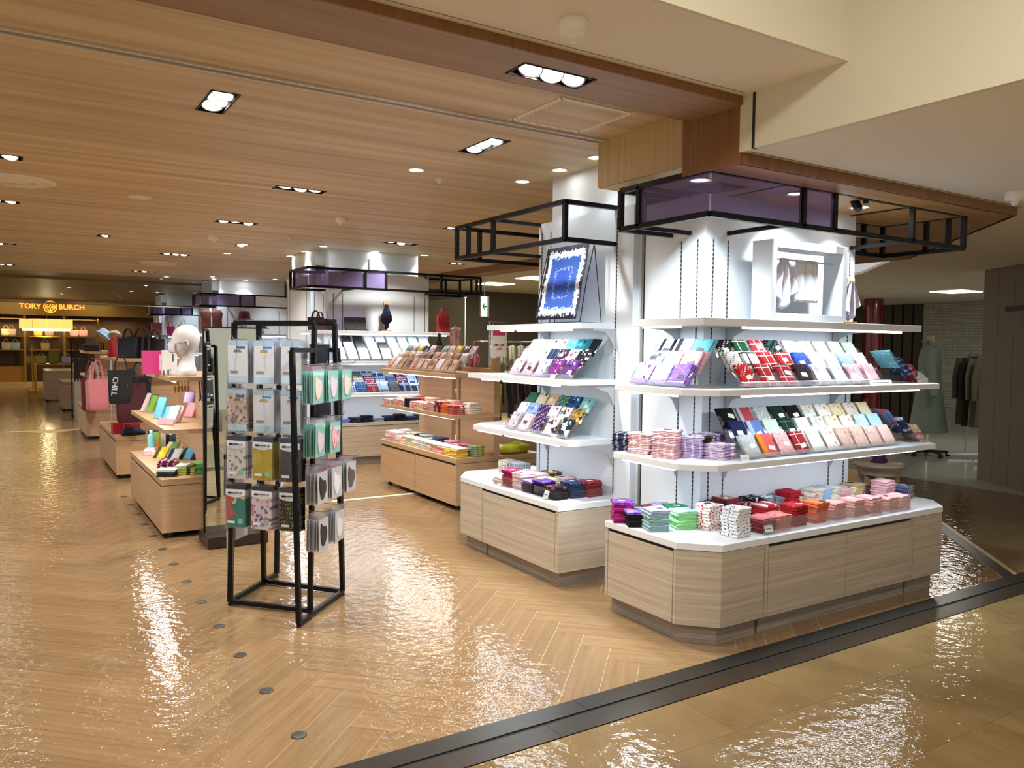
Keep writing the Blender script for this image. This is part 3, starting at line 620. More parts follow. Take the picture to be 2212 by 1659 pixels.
# grey boarded wall on the right
rw = struct(MB().slab((7.9, 2.42), (9.53, 4.88), 0, 2.424, .10).build('wall_right', P('grey_wall_core', '#3f3a33', .8)))
d0 = Vector((9.53-7.9, 4.88-2.42)); Lr = d0.length; d0.normalize(); nb = 10
for k in range(nb):
    a = Vector((7.9, 2.42))+d0*(Lr*k/nb+.003); b_ = Vector((7.9, 2.42))+d0*(Lr*(k+1)/nb-.003)
    MB().slab(tuple(b_), tuple(a), .0, 2.42, .015).build('wall_board', P('taupe_board', '#7c7467', .6), rw)
MB().slab((9.53+.12, 4.88-.08), (9.53, 4.88), 0, 2.42, .01).build('wall_board', P('taupe_board', '#7c7467', .6), rw)
o = MB().slab((9.28, 4.5), (9.05, 4.153), 1.93, 1.985, .012).build('wall_nameplate', P('nameplate_dark', '#241f1b', .5)); tag(o, 'narrow dark plate mounted on the grey boarded wall', 'sign')
o.location = (-.018, .014, 0)
# red round column
o = MB().lathe([(.17, 0), (.17, 2.43)], 28).build('round_column', P('red_gloss_paint', '#6d0d12', .18, coat=.5), None, (13.5, 8.9, 0)); tag(o, 'glossy dark red round column in the dim shop', 'column')
# ceiling panel lights of the dim shops
for x, y, z, sx in ((7.8, 13.0, 2.66, .55), (7.7, 11.4, 2.66, .55)):
    t = thing('panel_light', 'square white panel light in the shop ceiling beyond the column', 'ceiling light', (x, y, z), 0, 'square panel lights beyond the column')
    MB().box(-sx/2, sx/2, -sx/2, sx/2, -.012, 0).build('diffuser', COFL, t); light('AREA', 'panel_beam', (x, y, z-.02), 45, NEUT, sx)
pl = at(2100, 648, 2.42)
t = thing('panel_light', 'long white panel light glowing in the dim right-hand shop ceiling', 'ceiling light', (12.6, 6.9, 2.424))
MB().box(-.3, .3, -.25, .25, -.012, 0).build('diffuser', COFL, t); light('AREA', 'panel_beam', (12.6, 6.9, 2.40), 14, NEUT, .5)
t = thing('panel_light', 'added unseen square panel light brightening the dim shop above the chrome garment rail', 'ceiling light', (10.2, 4.6, 2.424)); MB().box(-.25, .25, -.25, .25, -.012, 0).build('diffuser', COFL, t); light('AREA', 'panel_beam', (10.2, 4.6, 2.40), 5, NEUT, .5)  # extra panel added out of view to brighten the dim shop
# glass smoke barrier
gb = struct(MB().box(-5, 3.4, 16.39, 16.41, 2.145, 2.165).build('window_2', P('barrier_edge', '#8a8672', .4)))
xs = [-5, -3.0, -1.5, .45, 1.45, 2.5, 3.4]
for a, b_ in zip(xs, xs[1:]): MB().box(a+.002, b_-.002, 16.395, 16.405, 2.165, 2.72).build('pane', GLASS, gb)
# ------------------------------------------------------------------ far gold storefront
GOLDW = P('gold_fascia', '#a58440', .35, .3); DKBR = P('shop_brown', '#4d3312', .6); BRASS = P('brass', '#b58a35', .25, 1)
sf = struct(MB().box(-6, 4.6, 28, 28.2, 2.25, 2.74).build('wall_storefront', GOLDW))
MB().box(-6, 6.5, 31.0, 31.2, 0, 2.75).build('rear_wall', DKBR, sf); MB().box(-6, 4.6, 30.4, 31, 0, .10).build('plinth', P('plinth_cream', '#b9a67c', .5), sf)
for x in (-.55, .42, 1.55, 2.55): MB().box(x-.035, x+.035, 30.45, 30.55, 0, 2.3).build('post', BRASS, sf)
for x in (-.06, .98, 2.05):
    for z in (1.18, 1.62, 2.2): MB().box(x-.44, x+.44, 30.5, 31, z-.03, z).build('shelf_board', BRASS if z < 2 else P('shelf_brown', '#6a4a1c', .5), sf)
MB().box(-.5, .38, 30.6, 30.99, .1, .62).build('low_cabinet', P('honey_wood', '#96682a', .5), sf)
for x in (-.1, 1.0, 2.1, 3.2): light('AREA', 'shop_strip', (x, 30.3, 2.22), 16, (1, .78, .42), .9, .15)
for x in (.1, 2.2): light('AREA', 'shop_wash', (x, 27.3, 2.70), 11, (1, .80, .48), 1.2, .3)
SIGNM = P('sign_glow', '#ffb84a', .4, emit='#ffa53a', es=1.5); SIGND = P('sign_face', '#7a4a12', .5)
def text(body, size, mat, name, parent=None, loc=(0, 0, 0), rot=(PI/2, 0, 0), ex=.004, align='CENTER', bold=0.0):
    cu = bpy.data.curves.new('text', 'FONT'); cu.body = body; cu.size = size; cu.extrude = ex; cu.align_x = align; cu.align_y = 'CENTER'; cu.offset = bold; cu.resolution_u = 3
    to = bpy.data.objects.new('text_tmp', cu); col.objects.link(to); dg_ = bpy.context.evaluated_depsgraph_get()
    me = bpy.data.meshes.new_from_object(to.evaluated_get(dg_)); bpy.data.objects.remove(to); me.materials.clear(); me.materials.append(mat)
    o = bpy.data.objects.new(name, me); col.objects.link(o); o.location = loc; o.rotation_euler = rot
    if parent: o.parent = parent
    return o
t = thing('store_sign', 'glowing orange backlit lettering with round emblem on the gold fascia', 'sign', (1.06, 27.99, 2.5))
text('TORY', .215, SIGNM, 'lettering', t, (-.52, -.03, 0), bold=.004); text('BURCH', .215, SIGNM, 'lettering', t, (.57, -.03, 0), bold=.004)
e = MB()
for r0, r1 in ((.155, .185),):
    k = 32; vs = [(r*math.cos(2*PI*i/k), -.03, r*math.sin(2*PI*i/k)) for r in (r0, r1) for i in range(k)]
    e.add(vs, [(i, k+i, k+(i+1) % k, (i+1) % k) for i in range(k)])
for a in range(4):
    c_, s2 = math.cos(a*PI/2), math.sin(a*PI/2); rot2 = lambda x, z: (x*c_-z*s2, -.03, x*s2+z*c_)
    e.add([rot2(*p) for p in ((-.018, .02), (.018, .02), (.018, .10), (-.018, .10))], [(0, 1, 2, 3)])
    e.add([rot2(*p) for p in ((-.06, .10), (.06, .10), (.05, .135), (-.05, .135))], [(0, 1, 2, 3)])
    e.add([rot2(*p) for p in ((.05, .05), (.085, .05), (.085, .085), (.05, .085))], [(0, 1, 2, 3)])
e.build('emblem', SIGNM, t)
t = thing('pendant_lamp', 'row of glowing yellow fabric shades hanging before the far store shelves', 'lamp', (1.0, 29.3, 1.85))
SH = P('shade_glow', '#f5d77a', .6, emit='#ffd870', es=1.0)
for k in range(4): MB().prism([(-.74+k*.37, -.15), (-.39+k*.37, -.15), (-.39+k*.37, .15), (-.74+k*.37, .15)], 0, .30).build('shade', SH, t)
MB().box(-.66, .66, -.1, .1, -.07, 0).build('diffuser', P('shade_glow2', '#fff1b8', .6, emit='#fff0b0', es=2), t)
MB().tube([(0, 0, .3), (0, 0, .88)], .012).build('rod', BRASS, t); light('POINT', 'pendant_beam', (1.0, 29.2, 1.6), 14, (1, .8, .45), .1)
# ================================================================== FOLDED HANDKERCHIEFS
def folded(w, d, t, wave=.002, seed=0, notch=True):
    """folded cloth: fold noses towards -y, soft side edges, slightly uneven top"""
    rnd = random.Random(seed); r = t/4
    prof = [(d/2, .0), (-d/2+r, 0), (-d/2, r), (-d/2+r*.6, 2*r*.92), (-d/2+r*(1.9 if notch else .4), 2*r), (-d/2+r*.5, 2*r*1.08), (-d/2-.001, 3*r), (-d/2+r, 4*r), (-d*.15, 4*r), (d*.2, 4*r), (d/2, 4*r*.95), (d/2+.001, 2*r)]
    rings = []
    xs = [-w/2, -w/2+.004, -w/4, 0, w/4, w/2-.004, w/2]
    for i, x in enumerate(xs):
        k = .4 if i in (0, len(xs)-1) else 1; ph = rnd.uniform(0, 6)
        rings.append([(x+rnd.uniform(-.0008, .0008), y+(rnd.uniform(-.0015, .0015)), (z-2*r)*k+2*r+(wave*math.sin(ph+y*40)*(z/t) if z > 2*r else 0)) for y, z in prof])
    b = MB(); b.loft([rg[::-1] for rg in rings], 0, True, True); return b.mesh('handkerchief')
DUMMY = P('cloth_white', '#f0f0f0', .9)
STK = [folded(.13, .13, .0165, .0026, s) for s in range(5)]
DSP = [folded(.112, .132, .0085, .0012, 20+s, False) for s in range(4)]
for me in STK+DSP: me.materials.append(DUMMY)
TAGM = P('paper_tag_white', '#f4f2ec', .6); TAGD = P('paper_tag_dark', '#23202a', .6)
tagme = MB().box(-.022, .022, -.013, .013, 0, .0012).mesh('paper_tag'); tagme.materials.append(TAGM)
far_towels = []      # (mesh, matrix, material) of the distant look-alikes
def stack(x, y, z, n, mat, label, rz=0, sc_=1.0, group=None, top=None, tagged=False, far=False, th=.0168):
    """a stack of folded towels; the lowest stands on z"""
    for k in range(n):
        me = random.choice(STK); ln = (x+random.uniform(-.0055, .0055), y+random.uniform(-.0055, .0055), z+.0005+k*th)
        r = rz+random.uniform(-.07, .07); m_ = (top if (top and k == n-1) else mat)
        if far:
            far_towels.append((me, Matrix.Translation(ln) @ Matrix.Rotation(r, 4, 'Z') @ Matrix.Scale(sc_, 4), m_)); continue
        o = inst(me, 'towel_handkerchief', m_, None, ln, (0, 0, r), (sc_, sc_, 1))
        tag(o, label, 'handkerchief', group or 'stack: '+label)
        if tagged and k == n-1: inst(tagme, 'paper_tag', random.choice([TAGM, TAGD]), o, (random.uniform(-.02, .03), random.uniform(-.03, .03), .0172), (0, 0, random.uniform(-.6, .6)))
def pat(spec):
    """'hex' or 'hex|pattern|hex2|hex3|scale'"""
    p = spec.split('|')
    return cloth('#'+p[0]) if len(p) == 1 else cloth('#'+p[0], p[1], '#'+p[2], ('#'+p[3]) if len(p) > 3 and p[3] else None, float(p[4]) if len(p) > 4 else 38)
def leaning(x, y, z, rz, lean, mat, label, n, spread=.011, tagc=None, w=1.0, group=None, fan=.004, far=False):
    """n handkerchiefs leaning one behind the other; (x,y,z) is the foot of the front one"""
    c, s = math.cos(lean), math.sin(lean)
    out = Vector((math.sin(rz), -math.cos(rz), 0)); up = Vector((0, 0, 1)); side = Vector((math.cos(rz), math.sin(rz), 0))
    nrm = out*s+up*c; along = up*s-out*c
    for k in range(n):
        p = Vector((x, y, z))+along*.068-nrm*(.0088+spread*k*.8)+along*fan*k+side*(.005*k*random.choice((1, 1, -1)))
        rot = Matrix.Rotation(rz, 4, 'Z') @ Matrix.Rotation(lean, 4, 'X') @ Matrix.Rotation(PI+random.uniform(-.04, .04), 4, 'Z')
        me = random.choice(DSP)
        if far: far_towels.append((me, Matrix.Translation(p) @ rot @ Matrix.Scale(w, 4), mat)); continue
        o = inst(me, 'handkerchief', mat, None, p, rot.to_euler(), (w, 1, 1)); tag(o, label, 'handkerchief', group or 'slot: '+label)
        if k == 0 and tagc: inst(tagme, 'paper_tag', TAGM if tagc == 'w' else TAGD, o, (random.uniform(-.025, .01), random.uniform(-.02, .03), .0092), (0, 0, random.uniform(-.3, .3)))
# acrylic three-tier stand
def stand(label, x, y, z, rz, L_, tiers=3, dz=.068, dd=.075, lean=math.radians(56), group=None):
    t = thing('acrylic_stand', label, 'display stand', (x, y, z+.0005), rz, group)    # local: x along, -y to the viewer, origin at the front lip
    c, s = math.cos(lean), math.sin(lean)
    for k in range(tiers):
        y0, z0 = k*dd, .010+k*dz; b = MB()
        def sheet(p, q, th=.0025):
            d = Vector((q[0]-p[0], q[1]-p[1])).normalized(); n = Vector((-d.y, d.x))*th
            pr = [p, q, (q[0]+n.x, q[1]+n.y), (p[0]+n.x, p[1]+n.y)]
            vs = [(xx, yy, zz) for xx in (-L_/2, L_/2) for yy, zz in pr]; b.add(vs, [(0, 1, 2, 3), (7, 6, 5, 4), (0, 4, 5, 1), (1, 5, 6, 2), (2, 6, 7, 3), (3, 7, 4, 0)])
        sheet((y0, z0+.022), (y0+.018, z0-.006)); sheet((y0+.018, z0-.006), (y0+.018+.075*c+.01, z0-.006+.095*s)); b.build('tier', ACRYL, t)
    D = tiers*dd+.05; hh = .02+(tiers-1)*dz
    for sx in (-1, 1):
        b = MB(); pr = [(0, 0), (D, 0), (D, hh+.06), (D-.04, hh+.05), (0, .03)]
        x0 = sx*L_/2; vs = [(xx, yy, zz) for xx in (x0-.0015, x0+.0015) for yy, zz in pr]; n = len(pr)
        b.add(vs, [list(range(n)), list(range(n, 2*n))[::-1]]+[(i, n+i, n+(i+1) % n, (i+1) % n) for i in range(n)]); b.build('side_panel', ACRYL, t)
    return t
def rows(x, y, z, rz, L_, table, where, n=3, dz=.068, dd=.075, lean=math.radians(56), far=False, w=1.0):
    """table: list of tiers (front first), each a list of (phrase, spec[, tag])"""
    side = Vector((math.cos(rz), math.sin(rz), 0)); back = Vector((-math.sin(rz), math.cos(rz), 0))
    for k, tier in enumerate(table):
        for i, it in enumerate(tier):
            if it is None: continue
            u = ((i+.5)/len(tier)-.5)*(L_-.03)
            p = Vector((x, y, z))+side*u+back*(.014+k*dd); zz = z+.014+k*dz
            leaning(p.x, p.y, zz, rz+random.uniform(-.03, .03), lean, pat(it[1]), '%s handkerchief leaning in %s' % (it[0], where), n, tagc=(it[2] if len(it) > 2 else None), w=w*random.uniform(.94, 1.06), far=far)
# ---------------------------------------------------------------- near column, middle shelf, front
T2 = [[('red white-dotted', 'c8202c|dots|f2e6e4||44', 'w'), ('red tartan', 'b3202b|plaid|5b1018|e8d9c0|48', 'w'), ('dark red tartan', 'a01f2c|plaid|2c1014|d8a0a0|40', 'w'), ('black with red speckles', '1e1214|floral|4a1a1f|2a1517|50', 'w'),
       ('white and pink striped', 'e8e2ee|stripe|d7b9c8||26'), ('white and lilac', 'e6e0f2|floral|cfc5e8|f2eef8|30'), ('rose pink floral', 'ecc7d4|floral|f7e3ea|d9a6bb|36'), ('plain rose pink', 'eec2cd|floral|f0ccd5|e8b4c2|60')],
      [('white black-dotted', 'e6e9e4|dots|17191c||46'), ('white grey tartan', 'e2e4df|plaid|8d938f|303030|36'), ('bright red tartan', 'b8222c|plaid|701820|efe0c8|52'), ('red narrow tartan', 'c02630|plaid|5a1519|e8c8b0|40', 'w'), ('royal blue', '2f4fbc|floral|4468d6|2a46a8|60', 'w'),
       ('white pale-striped', 'e9ecec|stripe|bcd3da||30'), ('plain white', 'eef0f3'), ('sky blue', '9dbce6|floral|b9d0f0|8fb0e0|44'), ('peach', 'e9cfc6|floral|f3e0d8|dcb9ae|40')],
      [('black white-dotted', '15161a|dots|eceef0||40', 'w'), ('green tartan', '1f4d38|plaid|12301f|d6cfa0|40', 'w'), ('red gingham', 'c8303a|plaid|e9a6a8|f0dcd8|56', 'w'), ('black with teal dots', '15201f|dots|6fa39c||60', 'w'),
       ('white with pink dots', 'f0ecec|dots|e0a8ae||40'), ('white with pink flowers', 'f3eeee|floral|e8c4cc|f6f0f0|30'), ('cream', 'ece6cf|floral|f2eddc|ded5b6|40'), ('ivory floral', 'eee9d6|floral|d9d7b2|f3efe0|36'), ('grey green', 'a9b8a2|floral|c4cfbd|94a58d|40')]]
stand('clear acrylic stand of tartan handkerchiefs on the middle shelf', 3.905, 2.885, 1.285, 0, 1.30)
rows(3.905, 2.885, 1.285, 0, 1.30, T2, 'the acrylic stand on the middle shelf', 3)
LS = [[('mauve dark-printed', 'b291c9|floral|4a2c66|b79ad0|24'), ('pale lilac paisley', 'b3a2d9|floral|8f7cc0|c4b6e4|34'), ('violet', '7f5cb4|floral|9272c4|7350a8|44', 'd')],
      [('aqua and black packed', '7fc4d4|floral|22242c|8fd0de|26', 'd'), ('pink rabbit-toned floral', 'eab6c6|floral|f3d4de|d894ac|34'), ('pink dark-edged', 'eab2c2|floral|f0c4d0|e0a0b4|40', 'd')],
      [('zebra striped', 'e8e8ea|stripe|18181c||36', 'd'), ('black and white striped', 'e6e6e8|stripe|202024||28', 'd'), ('turquoise', '6cb9cc|floral|7cc6d6|5aa8bc|44', 'd')]]
stand('clear acrylic stand of purple handkerchiefs at the shelf corner', 2.955, 3.24, 1.285, -PI/2, .46)
rows(2.955, 3.24, 1.285, -PI/2, .46, LS, 'the corner stand of the middle shelf', 4, w=1.15)
R2 = [[('dark red lace', '7d2c34|floral|c99aa0|90404a|40'), ('navy lace', '22304a|floral|8fa0bc|2c3c58|40'), ('teal lace', '6fa9b4|floral|8cc0c8|5b98a4|40')]]
stand('clear acrylic stand of lace handkerchiefs at the open shelf end', 4.99, 3.06, 1.285, PI/2, .34, 1)
for k, (nm, sp) in enumerate((('dark red lace', '7d2c34|floral|c99aa0|90404a|40'), ('navy lace', '22304a|floral|8fa0bc|2c3c58|40'), ('teal lace', '6fa9b4|floral|8cc0c8|5b98a4|40'))):
    leaning(5.0-k*.09, 2.98+k*.02, 1.30+k*.045, PI/2-.35, math.radians(52), pat(sp), nm+' handkerchief fanned at the middle shelf end', 4, w=1.3)
# ---------------------------------------------------------------- near column, lower shelf, front
T3 = [[('light grey black-edged', 'b9c0c2|floral|c6cccd|aeb5b8|50', 'w'), ('red and orange ribboned', 'd85a5a|stripe|e8862e||14', 'w'), ('salmon pink', 'e6aeb4|floral|efc4c8|dc9ca4|44', 'w'), ('crimson tartan', 'a82430|plaid|3a1016|e0b0b0|44', 'w'), ('white bouclé', 'eceeea|floral|f4f4f0|dfe2de|60'),
       ('white cupcake-printed', 'efe9e2|floral|d98a8a|f3eee8|26'), ('beige pink embroidered', 'd9b5a8|floral|b98f84|e2c4b8|30'), ('nude pink', 'dfbdb0|floral|e8ccc0|d4aea0|36'), ('blush pink', 'e0c0b8|floral|eacfc8|d6b0a8|36'), ('pale blush', 'e6c9c0')],
      [('navy blue', '1c2350|floral|232b5e|181e46|60', 'w'), ('blue and pale blue', '5f7cc0|stripe|a9bbe2||12', 'w'), ('mint green', 'c3e0cb|floral|d0e8d6|b8d8c2|50', 'w'), ('dark green tartan', '16302a|plaid|0e1e1c|4a6a58|46', 'w'), ('off-white', 'e3ebe4'),
       ('white fruit-printed', 'e8ebe6|floral|e08a9a|b4d4c0|24'), ('cream cake-printed', 'ece4c8|floral|c8896a|f0ead4|28'), ('ivory cake-printed', 'efe9d2|floral|d08f74|f3eedc|30'), ('powder blue', 'bfdce6|floral|cfe6ee|b0d0dc|40'), ('pale sky blue', 'aed4e2')],
      [('black', '0f1013', 'w'), ('red and grey', 'b5474c|stripe|b5b7ba||10'), ('grey white-dotted', 'b6b8b6|dots|eceeec||44', 'w'), ('bottle green', '14302a|plaid|0d211d|1c4038|44', 'w'), ('jet black ribbed', '131416', 'w'),
       ('white rose-printed', 'ebe4de|floral|d88a92|b8d0b4|24'), ('white berry-printed', 'eee9e4|floral|c88a8a|f4f0ec|28'), ('straw', 'e4d4ae|floral|c8a47a|ecdfc2|30'), ('beige rose-printed', 'e2d2c4|floral|c89a94|ece0d6|30'), ('pale straw', 'e6dab8')]]
stand('clear acrylic stand of embroidered handkerchiefs on the lower shelf', 4.03, 2.895, .898, 0, 1.42)
rows(4.03, 2.895, .898, 0, 1.42, T3, 'the acrylic stand on the lower shelf', 3)
for k, (nm, sp) in enumerate((('yellow and pink lace', 'd8b8a0|floral|e9dcb0|c06a86|40'), ('navy paisley lace', '3a4562|floral|b9c2d6|2c3650|34'), ('red and blue patterned', '8c7f94|floral|b04a58|5a7cae|30'))):
    leaning(5.08-k*.11, 2.99+k*.03, .912+k*.05, PI/2-.35, math.radians(50), pat(sp), nm+' handkerchief fanned at the lower shelf end', 4, w=1.45)
t = thing('acrylic_tray', 'low clear acrylic tray under the lace handkerchiefs at the lower shelf end', 'tray', (5.0, 3.06, .8985))
MB().box(-.09, .12, -.12, .12, 0, .003).build('base', ACRYL, t); MB().box(.117, .12, -.12, .12, .003, .02).build('lip', ACRYL, t)
# price cards
def card(x, y, z, rz, label, w=.05, h=.032):
    t = thing('price_card', label, 'card', (x, y, z+.0005), rz)
    o = MB().box(-w/2, w/2, -.001, .001, 0, h).build('card', TAGM, t); o.rotation_euler = (-.35, 0, 0)
    MB().box(-w/2-.002, w/2+.002, .0, .02, 0, .0015).build('holder', ACRYL, t)
    o = MB().box(-w*.35, w*.35, -.0016, -.001, h*.4, h*.5).build('print_line', TAGD, t); o.rotation_euler = (-.35, 0, 0)
card(3.30, 2.89, .898, -.3, 'white price card in a clear holder before the lower acrylic stand')
card(4.45, 2.862, 1.285, 0, 'long white price card before the middle acrylic stand', .22, .03)
# stacks on the lower shelf, left end
for i, (px, py, n, sp, nm, tp) in enumerate((
        (1347, 976, 6, '2a2d44|stripe|8d90a6||60', 'dark navy striped', None), (1383, 982, 7, 'e0b2b6|stripe|f0dcda||70', 'salmon pink narrow-striped', None), (1436, 992, 9, 'e2b0b8|stripe|f3dde0||70', 'pink white-ribbed', 'e9c4c8|floral|d06a74|f3e6e6|26'),
        (1503, 990, 7, 'b09ac8|stripe|d8cce6||70', 'lavender white-ribbed', 'bcb0d4|floral|8c98b8|d0c6e2|26'), (1540, 980, 7, '9f84c4|stripe|c9b8e0||70', 'violet white-ribbed', 'c2b2da|floral|e0d6ee|a892c8|30'))):
    p = at(px, py, .898); stack(max(p.x, 2.99)+.035, p.y+.05, .898, n, pat(sp), nm+' towel folded in the stack on the lower shelf corner', -PI/2+.5, 1.0, top=pat(tp) if tp else None, tagged=True)
for i, (dx, dy_, n, sp, nm) in enumerate(((3.09, 3.27, 6, '9fc6cc|floral|30343c|e6e2e0|26', 'aqua black-printed'), (3.22, 3.14, 7, '6d4a42|floral|d8d0c8|30242a|26', 'brown black-printed'), (3.08, 3.41, 6, 'c8c4c8|floral|2c2c34|e6e0e0|26', 'grey black-printed'), (3.24, 3.02, 5, 'cbb2cf|floral|e4d6e6|a88ab4|30', 'pale mauve'))):
    stack(dx, dy_, .898, n, pat(sp), nm+' towel folded in the rear stack on the lower shelf corner', -PI/2+.2, .95, tagged=True)
# ---------------------------------------------------------------- near cabinets: stacks on the white tops  (foot pixel of the front edge)
def z2(x, y): return (1280+x*.37379, 800+y*.37379)
A_ST = [((145, 880), 7, 'a02a6e', 'magenta purple-topped', '6a2c86|floral|8a4aa4|4a1e66|30', -.9), ((228, 908), 5, '1d1a22', 'black violet-topped', '7c64b4|floral|5a449a|1f1c26|30', -.8), ((375, 940), 7, '8fb3b4', 'grey teal flower-topped', 'b9b6e0|floral|d8d4f0|a6b4d8|24', -.5),
        ((527, 926), 6, '9adf9a', 'spring green mint-topped', 'a8e4cc|floral|c4f0e0|90d4b8|30', -.4), ((405, 850), 5, '2f7d5a', 'emerald green', None, -.6), ((300, 835), 4, '262a5c', 'dark indigo', None, -.7), ((415, 800), 4, 'b79ac9|floral|d0bade|a084b6|30', 'pale violet', None, -.6), ((520, 835), 4, '7c2f33', 'dull maroon', None, -.4),
        ((655, 935), 8, 'efe9e4|dots|c62f35||34', 'white red-hearted', None, .15), ((838, 975), 9, 'e9ebee|dots|232c58||36', 'white navy-dotted', None, .12), ((1020, 945), 5, '7d3640', 'burgundy', 'd07a86', .1),
        ((1115, 930), 5, 'd98a86', 'coral pink', 'e0807a|floral|ecb0aa|c86a66|30', .1), ((1205, 905), 7, '9c1f28', 'deep red', 'b02630|floral|c8404a|8a1a22|34', .1), ((1325, 885), 7, 'd9704c', 'burnt orange', 'e07a50|floral|e89a78|d06440|40', .1),
        ((1430, 868), 6, 'e0a8a8', 'dusty pink', 'e8b0b0', .1), ((1540, 850), 6, 'd4a49a', 'rosy beige', 'e6b4b4', .1), ((1640, 836), 6, 'e2a6a6', 'warm pink', 'ecb8bc', .1), ((1735, 818), 5, 'deaaa4', 'peach pink', 'e8bcb8', .1), ((1815, 806), 5, 'e4b2b6', 'candy pink', 'eec4ca', .1),
        ((680, 850), 6, '17171b', 'black plain', None, .1), ((880, 845), 7, 'dcd8d4|plaid|2c2c30|8a2a30|34', 'white black-grid', None, .1), ((1010, 850), 5, 'a8202c', 'scarlet white-edged', 'c03a44|stripe|f0e0e0||30', .1), ((790, 815), 5, '6a2228|floral|d8d0cc|301216|30', 'dark red checked', None, .1),
        ((1130, 820), 6, 'd8dae0|plaid|2c3050|5a607c|30', 'white navy-checked', None, .1), ((890, 800), 6, '26262a|floral|dcdcdc|1c1c20|40', 'black white-leafed', None, .1), ((1010, 785), 5, 'b8b8bc|plaid|303038|8088a0|34', 'grey black-checked', None, .1),
        ((1265, 800), 7, 'a81f2a', 'cardinal red', None, .1), ((1360, 785), 5, 'd8c8c4|floral|c04a50|eee6e2|26', 'white red-flowered', None, .1), ((1130, 765), 4, 'd2c2a0', 'sand', None, .1), ((1230, 748), 6, 'e6dfc6', 'cream', None, .1), ((1440, 760), 6, 'a9c4e4', 'light blue', None, .1),
        ((1340, 730), 6, 'eae6d2', 'ivory', None, .1), ((1570, 748), 5, 'e2b6ba', 'soft pink', None, .1), ((1600, 735), 6, 'c8ac86', 'camel beige', None, .1), ((1720, 760), 8, 'e8b8c0', 'bubblegum pink', None, .1), ((1430, 712), 5, 'e8e2c4|stripe|f4f0e0||30', 'cream striped', None, .1),
        ((1550, 700), 4, '39405a|plaid|c8ccd8|22283c|36', 'navy plaid', None, .1), ((1640, 690), 4, '3f7a74|floral|e0b8c8|1f3c40|30', 'teal patterned', None, .1), ((1720, 695), 4, '8a4a6a|floral|d8a0b8|4a2c4c|30', 'plum patterned', None, .1), ((1865, 740), 5, '5a6690|stripe|e0e2ee||70', 'blue white-ribbed', None, .3), ((1800, 705), 4, 'b9aeb4|floral|6c7a94|e2dcdc|30', 'mixed pastel', None, .1)]
def relax(pts, s, lo, hi, n=120):
    for _ in range(n):
        for i in range(len(pts)):
            for j in range(i):
                dx, dy_ = pts[i][0]-pts[j][0], pts[i][1]-pts[j][1]
                if abs(dx) < s and abs(dy_) < s:
                    k = 0 if s-abs(dx) < s-abs(dy_) else 1; d = (s-abs((dx, dy_)[k]))*.26*(1 if (dx, dy_)[k] >= 0 else -1)
                    pts[i][k] += d; pts[j][k] -= d
        for p in pts:
            for k in (0, 1): p[k] = min(max(p[k], lo[k]), hi[k])
    return pts
APOS = []
for (zx, zy), n, sp, nm, tp, rz in A_ST:
    p = at(*z2(zx, zy), .52); off = Vector((.045, .06, 0)) if zx < 600 else Vector((.01, .06, 0)); APOS.append([p.x+off.x, p.y+off.y])
_l = [q for q, a in zip(APOS, A_ST) if a[0][0] < 600]; _r = [q for q, a in zip(APOS, A_ST) if a[0][0] >= 600]
relax(_l, .118, (2.89, 2.90), (3.18, 3.40)); relax(_r, .112, (3.19, 2.845), (4.98, 3.185))
for ((zx, zy), n, sp, nm, tp, rz), (ax, ay) in zip(A_ST, APOS):
    stack(ax, ay, .52, n, pat(sp), '%s towel folded in a stack on the near white cabinet top' % nm, rz*.6, .84 if zx > 600 else .87, top=pat(tp) if tp else None, tagged=random.random() < .6)
# clear tray fences
def fence(label, x0, x1, y0, y1, z, h, sides='fl'):
    t = thing('acrylic_fence', label, 'tray', ((x0+x1)/2, (y0+y1)/2, z+.0005)); hx, hy = (x1-x0)/2, (y1-y0)/2
    if 'f' in sides: MB().box(-hx, hx, -hy-.0015, -hy+.0015, 0, h).build('front_sheet', ACRYL, t)
    if 'b' in sides: MB().box(-hx, hx, hy-.0015, hy+.0015, 0, h).build('back_sheet', ACRYL, t)
    if 'l' in sides: MB().box(-hx-.0015, -hx+.0015, -hy, hy, 0, h).build('side_sheet', ACRYL, t)
    if 'r' in sides: MB().box(hx-.0015, hx+.0015, -hy, hy, 0, h).build('side_sheet', ACRYL, t)
fence('clear acrylic fence before the red towel stacks', 3.32, 3.78, 2.775, 3.20, .52, .075, 'f'); fence('clear acrylic fence before the orange towel stacks', 3.79, 4.2, 2.775, 3.20, .52, .075, 'f'); fence('clear acrylic fence before the pink towel stacks', 4.21, 4.62, 2.775, 3.20, .52, .075, 'f')
card(3.36, 2.768, .535, 0, 'small white price card on the clear fence of the two-door cabinet', .06, .035)
